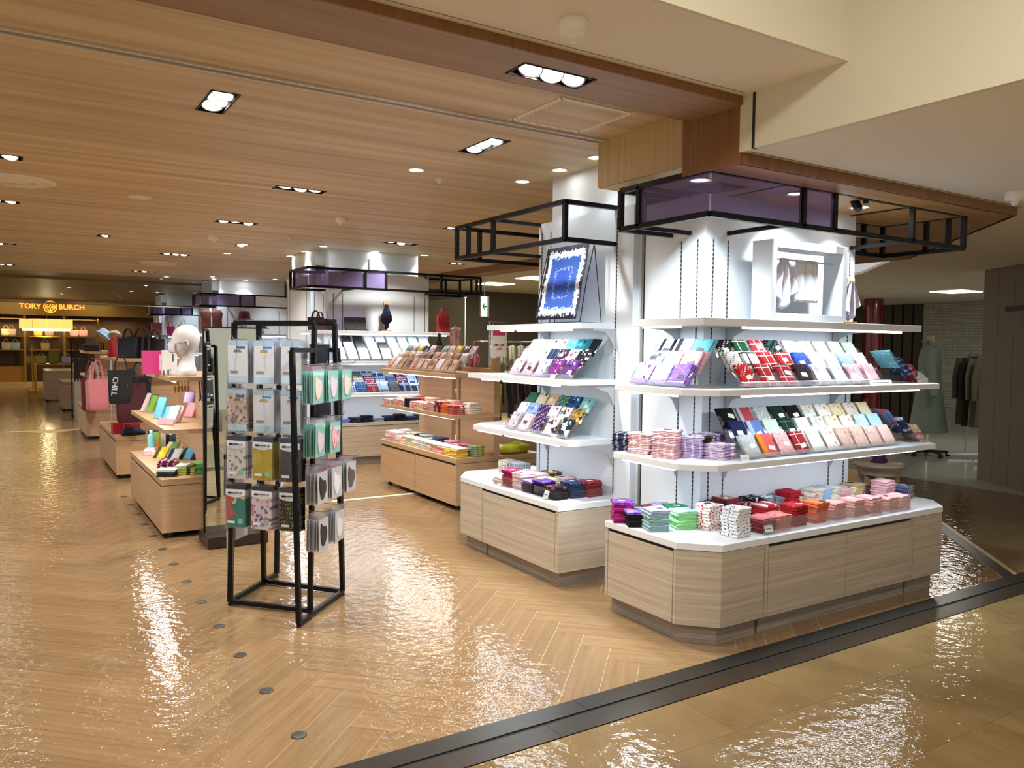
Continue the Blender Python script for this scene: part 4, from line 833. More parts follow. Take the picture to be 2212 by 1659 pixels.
# ---------------------------------------------------------------- aisle side panel (scarf side)
B2 = [[('purple floral', '5a2c74|floral|c8b4d8|3a1a52|26', 'w'), ('plum floral', '6a2a72|floral|d8a8cc|4a1a56|28'), ('lilac leaf-printed', 'b8b0d4|floral|5a5490|dcd8ea|28'), ('pink floral', 'e2a4b8|floral|f0c8d4|cc7a98|30', 'd'), ('rose floral', 'e4acbe|floral|c83a6a|f0ccd8|26')],
      [('black with white script', '1c1c22|floral|d0d0d4|101014|34'), ('white black-figured', 'e4e2e4|floral|2a2a30|c04a60|28'), ('black rose-printed', '26222a|floral|c87a90|e0d8dc|28'), ('navy ribbed', '1f2440|stripe|3c4468||50'), ('white black-flowered', 'e8e6ea|floral|3a3a48|9aa0c0|28'), ('soft lilac', 'c4b4e0|floral|d8ccee|b09cd4|30'), ('white pink-flowered', 'f0e6ea|floral|e4a8b8|f8f0f2|28')],
      [('black teal-edged', '131c20|stripe|2a7a88||20'), ('teal swirled', '2f8a98|floral|123c48|6cc0c8|24'), ('aqua', '7cc8d0|floral|a8e0e4|5aaab6|28'), ('white raspberry-printed', 'e8dce0|floral|b84a68|f2eaec|26'), ('cream black-swirled', 'e2dac0|floral|2a2824|f0ead8|24'), ('cream orange-printed', 'e6dcbc|floral|d09a50|f0ead6|26'), ('ivory plain', 'ece8dc')]]
stand('clear acrylic stand of purple and pink florals beside the blue scarf', 2.965, 4.40, 1.285, -PI/2, .80)
rows(2.965, 4.40, 1.285, -PI/2, .80, [r[::-1] for r in B2], 'the middle stand on the scarf panel', 2)
B3 = [[('black teal-leafed', '1c2c34|floral|9cc4c4|e0e8e6|24', 'w'), ('white wine-flowered', 'e8e4e6|floral|8a3a5c|2c2430|26'), ('purple white-dotted', '3a1c4a|dots|e8e0ee||56'), ('pink rose-printed', 'e0bcc8|floral|c88aa0|f0e0e6|24', 'd'), ('grey mauve', 'b8a8b4|floral|6a5a68|d0c4cc|24')],
      [('leopard red-edged', 'a8823e|floral|3a2a14|d0b478|34'), ('white crimson-flowered', 'ece4e4|floral|a82a3c|3c5a44|26'), ('white magenta-edged', 'e8e2e6|floral|a82a6a|f4eef2|24'), ('violet dotted', '4a2458|dots|e0d4e8||50'), ('sky blue floral', '9cbce8|floral|d4e2f6|5a84c8|26'), ('white pink-blossomed', 'ece4e8|floral|d8a8b8|f6f0f2|22')],
      [('pale turquoise', '7cc8c4|floral|3a5a5c|a8e0dc|24', 'w'), ('blue white-flowered', '24508a|floral|e0eaf0|1a2c5a|24'), ('green honeycomb', '2a6a5a|dots|d8cc90||60'), ('peach orange-printed', 'd8b89a|floral|b87a4a|ecd8c4|26'), ('cream monogrammed', 'ddd2b0|floral|3a3428|e8e0c8|18'), ('bottle green edged', '3a6a5c')]]
stand('clear acrylic stand of floral handkerchiefs on the lower aisle shelf', 2.985, 4.47, .898, -PI/2, .80)
rows(2.985, 4.47, .898, -PI/2, .80, [r[::-1] for r in B3], 'the lower stand on the scarf panel', 2)
def zc_(x, y): return (960+x*.30137, 800+y*.30137)
B_ST = [((1120, 905), 6, '7d2630', 'dark crimson', '8f2a34|floral|b85a64|6a1e28|40'), ((950, 935), 6, '22304e', 'navy script-topped', '2c4470|floral|5a7ab0|1f2c4a|40'), ((800, 945), 5, '1c161e', 'black rose-edged', '2a1c28|floral|a84a6a|1c141c|30'), ((690, 905), 6, '2c1c44', 'dark violet', '5a3a98|floral|3a2468|7a5ab4|30'),
                                ((590, 885), 5, '2a2440', 'indigo lavender-topped', '9a84c8'), ((480, 835), 7, 'e8c8cc', 'blush pink', 'ecccd4'), ((390, 815), 7, '8c1c44', 'raspberry', 'a02a54|floral|c04a74|7a1838|30'), ((310, 800), 3, 'dcc4c4', 'pale rose', None),
                                ((780, 800), 5, 'e8e4c4', 'pale lemon', None), ((640, 775), 6, 'ecd0d4', 'shell pink', 'f0d8dc'), ((840, 775), 5, 'dcb4bc', 'faded rose', None), ((730, 745), 6, '7a6a4a|floral|2c261c|c8b890|36', 'leopard brown', None), ((560, 755), 6, 'e6d0d0', 'pearl pink', None)]
BPOS = []
for (zx, zy), n, sp, nm, tp in B_ST: p = at(*zc_(zx, zy), .52); BPOS.append([p.x+.06, p.y+.02])
BM = {'pale rose': (2.935, 4.74), 'raspberry': (2.94, 4.625), 'blush pink': (2.945, 4.50), 'indigo lavender-topped': (2.94, 4.375), 'dark violet': (2.94, 4.25), 'black rose-edged': (2.94, 4.115), 'pearl pink': (3.065, 4.64), 'shell pink': (3.07, 4.515), 'pale lemon': (3.07, 4.38), 'navy script-topped': (3.075, 4.12), 'faded rose': (3.20, 4.38), 'leopard brown': (3.20, 4.53), 'dark crimson': (3.205, 4.10)}
BPOS = [BM[a[3]] for a in B_ST]
for ((zx, zy), n, sp, nm, tp), (ax, ay) in zip(B_ST, BPOS):
    stack(ax, ay, .52, n, pat(sp), '%s towel folded in a stack on the scarf side cabinet' % nm, -PI/2+.05, .87, top=pat(tp) if tp else None, tagged=random.random() < .6)
for k, (y, nm, sp) in enumerate(((4.98, 'blue checked', 'b8bcc8|plaid|3a4468|e8e4e0|40'), (5.13, 'brown checked', 'c8b8a8|plaid|4a3a34|ece4dc|36'))):
    stack(3.22, y, .52, 6, pat(sp), nm+' towel folded in a stack at the chamfered cabinet end', -PI/2, .93)
fence('clear acrylic fence around towel stacks on the scarf side cabinet', 2.86, 3.27, 3.95, 4.80, .52, .075, 'lfr')
card(2.875, 4.70, .522, -PI/2, 'white price card at the raspberry towel stack', .05, .05); card(2.862, 4.12, .53, -PI/2, 'white price card before the dark violet towels', .05, .05)
card(2.945, 4.18, 1.285, -PI/2, 'white price card before the middle stand on the scarf panel', .05, .03); card(2.962, 4.18, .898, -PI/2, 'white price card before the lower stand on the scarf panel', .05, .03)
# ---------------------------------------------------------------- scarf on wire easel, framed display, wooden hands
def scarf_mat():
    m_, nt, b, N, L = nodes('printed_scarf'); b.inputs['Roughness'].default_value = .6
    t = N.new('ShaderNodeTexCoord'); sp = N.new('ShaderNodeSeparateXYZ'); L.new(t.outputs['Object'], sp.inputs[0])
    def mth(op, a, v=None, b2=None):
        q = N.new('ShaderNodeMath'); q.operation = op; L.new(a, q.inputs[0])
        if v is not None: q.inputs[1].default_value = v
        if b2 is not None: L.new(b2, q.inputs[1])
        return q.outputs[0]
    dx = mth('SUBTRACT', mth('MULTIPLY', mth('ABSOLUTE', sp.outputs[0]), -1), -.225); dy_ = mth('SUBTRACT', mth('MULTIPLY', mth('ABSOLUTE', sp.outputs[1]), -1), -.24)
    d = mth('MINIMUM', dx, None, dy_); n = N.new('ShaderNodeTexNoise'); n.inputs['Scale'].default_value = 45; n.inputs['Detail'].default_value = 3; L.new(t.outputs['Object'], n.inputs['Vector'])
    dn = mth('ADD', d, None, mth('MULTIPLY', mth('SUBTRACT', n.outputs['Fac'], .5), .09))
    r = ramp(N, [(0, '#141a38'), (.016, '#dfe6ea'), (.055, '#8fb4d6'), (.066, '#2a4f9e'), (.13, '#2347a0'), (.136, '#90a8d8'), (.142, '#2347a0')]); r.color_ramp.interpolation = 'CONSTANT'
    L.new(dn, r.inputs[0]); L.new(r.outputs[0], b.inputs['Base Color']); return m_
t = thing('scarf_easel', 'thin black wire easel leaning on the top shelf behind the blue scarf', 'easel', (3.13, 4.34, 1.6485))
wm = MB()
for y in (-.26, .26): wm.tube([(-.045, y, 0), (.0, y+.0, .25), (.065, y, .52)], .003, 6); wm.tube([(-.045, y, .003), (.13, y, .003), (.065, y, .50)], .003, 6)
wm.tube([(.065, -.26, .52), (.065, .26, .52)], .003, 6); wm.tube([(-.045, -.26, .005), (-.045, .26, .005)], .003, 6); wm.build('wire', BLACK, t)
b = MB(); nu, nv = 18, 14
for i in range(nu+1):
    for j in range(nv+1):
        u, v = (i/nu-.5)*.46, (j/nv-.5)*.50; b.v.append((u, v, .004*math.sin(u*38)*math.sin(v*9+1)+.003*math.cos(v*25)))
for i in range(nu):
    for j in range(nv): b.f.append([i*(nv+1)+j, (i+1)*(nv+1)+j, (i+1)*(nv+1)+j+1, i*(nv+1)+j+1]); b.m.append(0); b.sm.append(True)
o = b.build('printed_scarf', scarf_mat(), None, (3.130, 4.345, 1.92)); o.rotation_euler = (math.radians(78), 0, -PI/2); s2 = o.modifiers.new('thick', 'SOLIDIFY'); s2.thickness = .003
tag(o, 'royal blue printed scarf with white and navy border draped on a wire easel', 'scarf')
t = thing('shadow_box', 'deep white square box frame on the top shelf holding hanging towels', 'frame', (3.98, 3.10, 1.6555)); fw, fh, fd, fb = .345, .46, .07, .045
for nm, bx in (('side', (-fw, -fw+fb, -fd, fd, 0, fh)), ('side', (fw-fb, fw, -fd, fd, 0, fh)), ('bottom', (-fw+fb, fw-fb, -fd, fd, 0, fb)), ('top', (-fw+fb, fw-fb, -fd, fd, fh-fb, fh))): MB().box(*bx).build(nm, WHITE, t, None, .002)
MB().tube([(-fw+fb, 0, fh-.10), (fw-fb, 0, fh-.10)], .006).build('rod', CHROME, t)
def hanging(name, x, y, z, w, h, mat, label, rz=0, point=False):
    b = MB(); nu, nv = 14, 14; rn = random.Random(int(x*1000+z*77))
    for s in (0, 1):
        for i in range(nu+1):
            for j in range(nv+1):
                f = j/nv; u = (i/nu-.5); wd = w*(.25+.75*min(1, f*1.6)) if point else w
                zz = -h*f*(1 - (.35*abs(u)*2*f if point else 0)); b.v.append((u*wd, (.010+.014*f)*math.cos(u*16+f)*(1 if point else .25)+s*.006, zz))
    n0 = (nu+1)*(nv+1)
    for s in (0, 1):
        for i in range(nu):
            for j in range(nv):
                q = [i*(nv+1)+j, (i+1)*(nv+1)+j, (i+1)*(nv+1)+j+1, i*(nv+1)+j+1]; q = [k+s*n0 for k in (q if s else q[::-1])]; b.f.append(q); b.m.append(0); b.sm.append(True)
    rim = [i*(nv+1) for i in range(nu+1)]+[nu*(nv+1)+j for j in range(1, nv+1)]+[i*(nv+1)+nv for i in range(nu-1, -1, -1)]+[j for j in range(nv-1, 0, -1)]
    for a, c_ in zip(rim, rim[1:]+rim[:1]): b.f.append([a, c_, c_+n0, a+n0]); b.m.append(0); b.sm.append(False)
    o = b.build(name, mat, None, (x, y, z)); o.rotation_euler = (0, 0, rz); tag(o, label, 'towel'); return o
hanging('hanging_towel', 4.04, 3.105, 2.025, .20, .25, cloth('#f6f4f4', 'floral', '#f4f0f2', '#dfe3f0', 30), 'white printed towel hanging flat inside the white box frame')
hanging('draped_towel', 3.82, 3.09, 2.025, .20, .30, cloth('#f0eef4', 'floral', '#f4f2f6', '#dadcea', 30), 'white towel draped to a point inside the white box frame', 0, True)
WOODH = P('mannequin_wood', '#b98a58', .5)
def wooden_hand(x, y, z, h, label, twl, tl):
    t = thing('wooden_hand', label, 'hand model', (x, y, z+.0005))
    MB().box(-.07, .07, -.035, .035, 0, .012).build('base', WOODH, t, None, .002)
    MB().tube([(0, .01, .012), (0, .01, h-.05)], [.007, .012], 10).build('arm', WOODH, t)
    MB().lathe([(.012, 0), (.026, .015), (.030, .04), (.022, .055), (0, .058)], 12, (0, .01, h-.055), sy=.6).build('palm', WOODH, t)
    for k in range(4):
        xx = -.024+k*.016; L_ = (.038, .044, .042, .034)[k]
        MB().tube([(xx, .0, h-.008), (xx*1.05, -.014, h+.006), (xx*1.05, -.030, h-.002), (xx*.95, -.034, h-.002-L_*.45)], [.0075, .0072, .0068, .0055], 8).build('finger', WOODH, t)
    MB().tube([(.026, .0, h-.040), (.036, -.016, h-.030), (.026, -.032, h-.022)], [.008, .0075, .006], 8).build('thumb', WOODH, t)
    hanging('draped_towel', x+.005, y-.030, z+h-.002, .14, h-.02, twl, tl, 0, True)
wooden_hand(4.36, 3.06, 1.655, .275, 'wooden hand model on a small base holding a lilac printed towel', cloth('#e6dff0', 'floral', '#efeaf6', '#b8aed4', 16), 'lilac printed towel hanging from the wooden hand by the box frame')
wooden_hand(4.03, 9.40, 1.655, .36, 'wooden hand model on a small base holding a navy cloth', cloth('#1e2436', 'floral', '#2a3248', '#1a1f30', 20), 'navy cloth hanging to a point from the wooden hand')
# ================================================================== BLACK PACKET RACK
rack = thing('wire_packet_rack', 'freestanding black tube rack hung with mask case packets', 'rack', (1.345, 4.55, 0)); RO = Vector((1.345, 4.55, 0))
def rb(p, q, w=.024, nm='tube'): return MB().bar(Vector(p)-RO, Vector(q)-RO, w).build(nm, BLACK, rack)
Lb, Ib, Rb, B1b, Fb, Bb = (1.04, 4.63), (1.381, 4.25), (1.655, 4.485), (1.31, 4.93), (1.265, 4.08), (1.42, 5.04)
PAN = {'front': (Lb, Ib, (1.082, 4.672), (1.42, 4.289), 1.61), 'rear': (Rb, B1b, (1.577, 4.407), (1.275, 4.895), 1.61),
       'right': (Fb, Rb, (1.240, 4.105), (1.632, 4.505), 1.46), 'left': (Bb, Lb, (1.437, 5.02), (1.065, 4.615), 1.46)}
for k, (a, b_, c_, d_, zt_) in PAN.items():
    z0 = .022; A, B, Cc, D = (*a, z0), (*b_, z0), (*d_, zt_), (*c_, zt_)
    rb(A, D, nm='post'); rb(B, Cc, nm='post'); rb(A, B, nm='rail'); rb(D, Cc, nm='rail')
    for p in (a, b_): MB().lathe([(.012, 0), (.012, .012)], 12, (p[0]-RO.x, p[1]-RO.y, 0)).build('foot', DARKP, rack)
def pan_pt(k, t, z):
    a, b_, c_, d_, zt_ = PAN[k]; f = z/zt_; P0 = Vector(a).lerp(Vector(c_), f); P1 = Vector(b_).lerp(Vector(d_), f); p = P0.lerp(P1, t); return Vector((p.x, p.y, z))
def pan_n(k):
    a, b_ = Vector(PAN[k][0]), Vector(PAN[k][1]); d = (b_-a).normalized(); n = Vector((d.y, -d.x)); c0 = Vector((1.345, 4.55)); 
    if ((a+b_)/2-c0).dot(n) < 0: n = -n
    return Vector((n.x, n.y, 0))
maskpts = [(-.034, .062), (-.005, .040), (.030, .034), (.036, .005), (.034, -.020), (.004, -.058), (-.014, -.064), (-.028, -.050), (-.040, -.010), (-.041, .030)]
def card_me(w, h, z0, nm='card', th=.0012): return MB().box(-w/2, w/2, -th, 0, z0-h, z0).mesh(nm)
PK = {}
for nm, me in (('pouch_l', MB().box(-.068, .068, -.0022, .0022, -.235, .012).mesh('pouch')), ('card_l', card_me(.122, .212, -.018)), ('header_l', card_me(.122, .026, .006, 'header')), ('strip', card_me(.055, .012, -.024, 'strip', .0022)),
               ('strip_low', card_me(.120, .034, -.190, 'strip', .0022)), ('label', card_me(.046, .013, -.160, 'label_bar', .0026)), ('caption', card_me(.05, .007, -.062, 'caption', .0022)), ('round', MB().lathe([(.016, 0), (.016, .002)], 18).mesh('sticker')),
               ('pouch_s', MB().box(-.064, .064, -.002, .002, -.195, .008).mesh('pouch')), ('card_s', card_me(.120, .168, -.022)), ('mask', None)):
    if nm == 'mask':
        b = MB(); n = len(maskpts); b.add([(x, y, z) for y in (-.006, -.0012) for x, z in [(p[0], p[1]-.105) for p in maskpts]], [list(range(n)), list(range(n, 2*n))[::-1]]+[(i, n+i, n+(i+1) % n, (i+1) % n) for i in range(n)]); me = b.mesh('mask')
    me.materials.append(DUMMY); PK[nm] = me
t_ = text('抗菌マスクケース', .0115, TAGD, 'txt'); capme = t_.data; bpy.data.objects.remove(t_)
CWH = P('card_white', '#e8eff8', .5); CBL = P('print_blue', '#3f8fd0', .5); CSK = P('print_pale_blue', '#bcd8ee', .5); CGR = P('print_grey', '#7d8288', .5); CNV = P('print_navy', '#161d3c', .5); CTE = P('card_teal', '#9adccd', .55); CYW = P('print_gold', '#c8a050', .5); CMT = P('print_mint', '#8fd8c4', .5)
MSK = {'beige': P('mask_beige', '#d9c9bd', .8), 'lilac': P('mask_lilac', '#cbbccb', .8), 'pink': cloth('#e2aeb2', 'floral', '#b04a58', '#e8c0c0', 60), 'black': P('mask_black', '#2b2724', .7), 'white': P('mask_white', '#d7d8d8', .7), 'brown': P('mask_brown', '#5a4c44', .7)}
def hook(k, t, z, L_=.13):
    p = pan_pt(k, t, z); n = pan_n(k); q = [p+n*.008, p+n*L_, p+n*(L_+.012)+Vector((0, 0, .006)), p+n*(L_+.02)+Vector((0, 0, .022))]
    MB().tube([v-RO for v in q], .0028, 6).build('hook', CHROME, rack)
    return p, n
def packets(k, t, z, n_, kind, cardm, label, group, maskc=None, spacing=.0105, off=.03):
    p, n = hook(k, t, z, off+n_*spacing+.02); rz = math.atan2(n.x, -n.y)
    for i in range(n_):
        front = i == n_-1
        q = p+n*(off+i*spacing); o = thing('mask_case_packet' if kind != 's' else 'mask_packet', label, 'packet', (q.x, q.y, z-.014), rz+random.uniform(-.05, .05), group)
        tl = random.uniform(-.03, .03); o.rotation_euler = (tl, random.uniform(-.015, .015), o.rotation_euler[2])
        if kind in 'ln':
            inst(PK['pouch_l'], 'pouch', POUCH, o); inst(PK['card_l'], 'card', cardm, o)
            inst(PK['header_l'], 'header', CSK if kind == 'l' else CNV, o)
            if front and kind == 'l':
                inst(PK['strip'], 'print_strip', CBL, o, (.02, 0, 0)); inst(PK['strip_low'], 'print_strip', CSK, o); inst(PK['label'], 'print_bar', CGR, o, (-.024, 0, 0)); inst(PK['caption'], 'print_bar', CYW, o, (0, 0, .012)); inst(PK['caption'], 'print_bar', CGR, o, (0, 0, 0), (0, 0, 0), (.8, 1, .7))
            if front and kind == 'n':
                top = inst(card_me_t, 'title_panel', CWH, o); inst(capme, 'lettering', None, top, (0, -.0032, -.038), (PI/2, 0, 0))
                inst(PK['round'], 'sticker', CMT, o, (.03, 0, -.195), (PI/2, 0, 0)); inst(PK['label'], 'print_bar', CWH, o, (-.028, 0, -.035))
        else:
            inst(PK['pouch_s'], 'pouch', POUCH, o); inst(PK['card_s'], 'card', cardm, o)
            if front or i >= n_-2: inst(PK['mask'], 'mask', MSK[maskc], o)
b = MB(); aa = [(-.061, -.018), (.061, -.018)]+[(.061-.122*i/8, -.050-.014*math.sin(PI*i/8)) for i in range(9)]
n = len(aa); b.add([(x, y, z) for y in (-.0024, -.0012) for x, z in aa], [list(range(n)), list(range(n, 2*n))[::-1]]+[(i, n+i, n+(i+1) % n, (i+1) % n) for i in range(n)]); card_me_t = b.mesh('title_panel'); card_me_t.materials.append(CWH)
prints = {'bluewhite': CWH, 'brownfloral': cloth('#c9b6a8', 'floral', '#8a6a5a', '#e2d4c8', 40, zs=1.0), 'sketch': cloth('#eceae6', 'floral', '#8f97ad', '#eceae6', 34, zs=1.0), 'yellow': cloth('#c8b23a', 'floral', '#b09a2c', '#d2bf52', 18, zs=1.0), 'darkgrey': cloth('#4b464c', 'floral', '#5a545a', '#403c42', 24, zs=1.0),
          'teal': cloth('#2f8a80', 'floral', '#e8d0b8', '#c8605a', 13, zs=1.0), 'flower': cloth('#e8dcea', 'floral', '#6a6aa8', '#d87a9a', 34, zs=1.0), 'blackdot': cloth('#1c1c1a', 'dots', '#b8bc6a', None, 70, zs=1.0), 'clearwhite': P('card_pale', '#d9dade', .5)}
T3_ = (.17, .50, .83)
for row, z, specs in ((1, 1.515, [('l', 'bluewhite', 'pale blue and white mask case packet')]*3), (2, 1.245, [('l', 'brownfloral', 'brown floral mask case packet'), ('l', 'bluewhite', 'pale blue and white mask case packet'), ('l', 'bluewhite', 'pale blue and white mask case packet')]),
                      (3, .985, [('n', 'sketch', 'white sketch-printed mask case packet with navy header'), ('n', 'yellow', 'yellow mask case packet with navy header'), ('n', 'darkgrey', 'charcoal mask case packet with navy header')]),
                      (4, .715, [('n', 'teal', 'teal and red printed mask case packet'), ('n', 'flower', 'pink and blue flowered mask case packet'), ('n', 'blackdot', 'black dotted mask case packet')])):
    for t, (kd, pr_, lb) in zip(T3_, specs):
        i = T3_.index(t); nb_ = ('nearest the left post', 'on the middle hook', 'nearest the right-hand panel')[i]
        rw_ = ('', 'top', 'second', 'third', 'bottom')[row]
        packets('front', t, z, 7, kd, prints[pr_], lb+' in the %s row of the black rack' % rw_, 'rack %s row packets %s' % (rw_, pr_))
for z, specs in ((1.385, [(.15, 'beige'), (.46, 'lilac'), (.80, 'beige')]), (1.10, [(.17, 'lilac'), (.50, 'pink')])):
    for t, mc in specs: packets('right', t, z, 6, 's', CTE, 'teal packet holding a %s face mask in the %s teal row of the rack' % (mc, 'upper' if z > 1.2 else 'lower'), 'teal mask packets %s %s' % ('upper' if z > 1.2 else 'lower', mc), mc, .013, .04)
for z, specs in ((.85, [(.18, 'black'), (.50, 'white'), (.86, 'brown')]), (.60, [(.18, 'black'), (.55, 'white')])):
    for t, mc in specs: packets('right', t, z, 6, 's', prints['clearwhite'], 'clear packet holding a %s face mask in the %s clear row of the rack' % (mc, 'upper' if z > .7 else 'lower'), 'clear mask packets %s %s' % ('upper' if z > .7 else 'lower', mc), mc, .013, .04)
for t, z in ((.75, 1.34), (.75, 1.08), (.80, .86), (.72, .60)): packets('left', t, z, 6, 'l' if z > 1.2 else 'n', prints['clearwhite'], 'pale packet hung edge-on at the rack side facing the mirror, %s row' % {1.34: 'top', 1.08: 'second', .86: 'third', .60: 'bottom'}[z], 'edge-on rack packets %.2f' % z)
for t, z in ((.25, 1.50), (.25, 1.22), (.3, .95)): packets('rear', t, z, 3, 'n', CNV if z > 1 else prints['clearwhite'], 'navy headed packet on the far side of the rack, %s row' % {1.50: 'top', 1.22: 'middle', .95: 'lowest'}[z], 'far side rack packets %.2f' % z)
for k in range(3): MB().box(-.004, .004, -.004, .004, 0, .05).build('clip', CHROME, rack, Vector((*Lb, .28+k*.0))-RO+Vector((-.014, 0, .05*k)))
# ================================================================== STANDING MIRROR
t = thing('standing_mirror', 'tall slim black framed mirror on a dark wooden base beside the rack', 'mirror', (1.40, 6.15, 0))
MB().box(-.215, .215, -.20, .14, 0.004, .085).build('base', P('dark_brown_wood', '#2a1d17', .35), t, None, .004)
MB().box(-.205, -.195, -.012, .012, .085, 1.60).build('frame_side', BLACK, t); MB().box(.185, .195, -.012, .012, .085, 1.60).build('frame_side', BLACK, t); MB().box(-.205, .195, -.012, .012, 1.60, 1.61).build('frame_top', BLACK, t)
MB().box(-.195, .185, -.004, .008, .085, 1.60).build('glass', MIRROR, t)
# ================================================================== OAK GONDOLAS
GOND = wood('gondola_oak', '#b5946f', '#c6a581', (1.0, 1.0, 30), .42)
def gondola(label, x0, x1, y0, y1, h, panel_x=None, panels=(), shelves=(), rails=(), led=0, cast=.045, tt=.05):
    cx, cy = (x0+x1)/2, (y0+y1)/2; t = thing('gondola', label, 'display unit', (cx, cy, 0)); hx, hy = (x1-x0)/2, (y1-y0)/2
    MB().box(-hx+.012, hx-.012, -hy+.012, hy-.012, cast, h-tt).build('body', GAP, t); MB().box(-hx, hx, -hy, hy, h-tt+.002, h).build('top', GOND, t, None, .002)
    for sx in (-1, 1):
        a, b_ = (-hx, -hx+.014) if sx < 0 else (hx-.014, hx)
        MB().box(a, b_, -hy+.018, -.015, cast, h-tt-.020).build('door', GOND, t, None, .001); MB().box(a, b_, .015, hy-.018, cast, h-tt-.020).build('door', GOND, t, None, .001); MB().box(a, b_, -.009, .009, cast, h-tt).build('stile', GOND, t)
    MB().box(-hx, hx, -hy, -hy+.014, cast, h-tt-.002).build('end_panel', GOND, t); MB().box(-hx, hx, hy-.014, hy, cast, h-tt-.002).build('end_panel', GOND, t)
    for sx in (-1, 1):
        for sy in (-1, 1): MB().lathe([(.022, 0), (.026, .012), (.022, .024), (.02, cast)], 14, (sx*(hx-.08), sy*(hy-.08), 0)).build('caster', DARKP, t)
    for (px0, px1, py0, py1, pz) in panels: MB().box(px0-cx, px1-cx, py0-cy, py1-cy, h, pz).build('back_panel', GOND, t)
    for (rx, ry0, ry1, rz_) in rails: MB().tube([(rx-cx, ry1-cy, rz_), (rx-cx, ry0-cy, rz_), (rx-cx, ry0-.015-cy, rz_+.03)], .006, 8).build('hang_rail', CHROME, t)
    for (sx0, sx1, sy0, sy1, sz) in shelves:
        if led:
            MB().box(sx0+.05-cx, sx0+.065-cx, sy0+.1-cy, sy1-.1-cy, sz-.047, sz-.035).build('led_strip', LEDM, t); light('AREA', 'shelf_led', (sx0+.06, (sy0+sy1)/2, sz-.055), led, (1, .97, .92), .03, sy1-sy0-.2)
        MB().box(sx0-cx, sx1-cx, sy0-cy, sy1-cy, sz-.035, sz).build('shelf', GOND, t, None, .002)
    return t
gondola('oak gondola with towel shelves between the two columns', 3.37, 4.28, 6.26, 7.97, .475, panels=((3.78, 3.82, 6.33, 6.93, 1.28), (3.78, 3.82, 7.12, 7.88, 1.28), (3.77, 3.83, 6.27, 6.33, 1.38), (3.77, 3.83, 6.96, 7.0, 1.28)),
        shelves=((3.29, 3.78, 6.17, 7.80, .875), (3.29, 3.78, 6.15, 7.80, 1.24)), led=4)
gondola('oak gondola with white mask head on top beside the mirror', .95, 1.80, 6.44, 8.27, .455, panels=((1.37, 1.40, 6.6, 8.2, 1.20), (1.36, 1.41, 6.50, 6.54, 1.20)),
        shelves=((.97, 1.78, 6.40, 8.36, .835), (1.01, 1.72, 6.42, 7.66, 1.232)), led=3)
gondola('oak gondola piled with dark bags and red shoe boxes', .955, 1.80, 9.51, 11.39, .46, panels=((1.10, 1.66, 9.85, 9.89, 1.27), (1.36, 1.40, 9.89, 11.3, 1.27)), shelves=((.98, 1.75, 9.60, 11.5, 1.305),), rails=((1.06, 9.40, 9.85, 1.0), (1.28, 9.40, 9.85, 1.06)))
gondola('oak gondola with stacked hats and a pink tote', .96, 1.80, 13.55, 15.3, .46, panels=((1.12, 1.6, 13.9, 13.95, 1.30), (1.36, 1.40, 13.95, 15.2, 1.30)), shelves=((1.0, 1.75, 13.6, 15.3, 1.33), (1.0, 1.75, 13.6, 15.3, .95)), rails=((1.07, 13.02, 13.9, 1.22), (1.22, 13.02, 13.9, 1.22)))
gondola('far oak cabinet before the belt stand', .93, 1.55, 19.2, 20.6, .62); gondola('farthest oak cabinet near the gold store', .72, 1.35, 22.3, 24.0, .75)
# towels on the middle gondola
CH = [('c8a490|floral|8a6a5c|e0c8b8|26'), ('b08a7c|floral|d8bcb0|7c5a50|26'), ('c49a92|floral|e4cac4|9a6e68|24'), ('d8c8cc|floral|b09aa4|ece0e4|24'), ('e0d0d6|floral|c0a4b0|f0e6ea|26'), ('c8a8a0|floral|a87a72|e2ccc6|24'), ('a88a70|floral|7a5e48|c8b098|24'), ('b89a84|floral|d4beac|8c6e5a|24'), ('c4a898|floral|e8dcd4|9a7c6c|22'), ('8c7868|floral|b4a090|6a5648|26')]
for k in range(3):
    for i in range(11):
        y = 7.72-i*.138-.02*k; sp = CH[(i*3+k*4) % 10] if k < 2 else ['8aa0a4|floral|b4c4c6|6a8488|24', 'c8b0b4|floral|e2d2d4|a88c92|24', 'd0c060|floral|e8e0a0|b0a040|24', '2c3050|floral|d8d8e0|1c2040|24', 'e0c8d0|floral|c07a90|f0e2e6|24', '30302e|floral|7a7a74|20201e|24'][i % 6]
        leaning(3.335+k*.085, y, 1.254+k*.062, -PI/2, math.radians(54), pat(sp), '', 2, far=True)
stand('clear acrylic stand of brown and rose lace on the oak gondola', 3.32, 7.0, 1.24, -PI/2, 1.55)
for i in range(12):
    y = 7.73-i*.132; cs = ['d8a49c', '8fb0a0', 'e2a8a0', 'e4b0b0', '1c2030', 'e8b4ae', 'e6c8bc', 'd89a90', 'd8b4a8', '7a1f38', 'd8703c', 'b84a50'][i]; n = [3, 3, 4, 4, 5, 4, 4, 4, 5, 6, 5, 5][i]
    stack(3.375, y, .875, n, pat(cs+'|floral|f0d8d0|c07068|30' if i % 2 else cs), '', -PI/2, .92, far=True)
    stack(3.53, y-.02, .875, 4+i % 3, pat(['e8c8c4', 'd8e0d4', 'e8b4ae', 'e0c4b8', 'c8404a', 'e8d8cc'][i % 6]), '', -PI/2, .92, far=True)
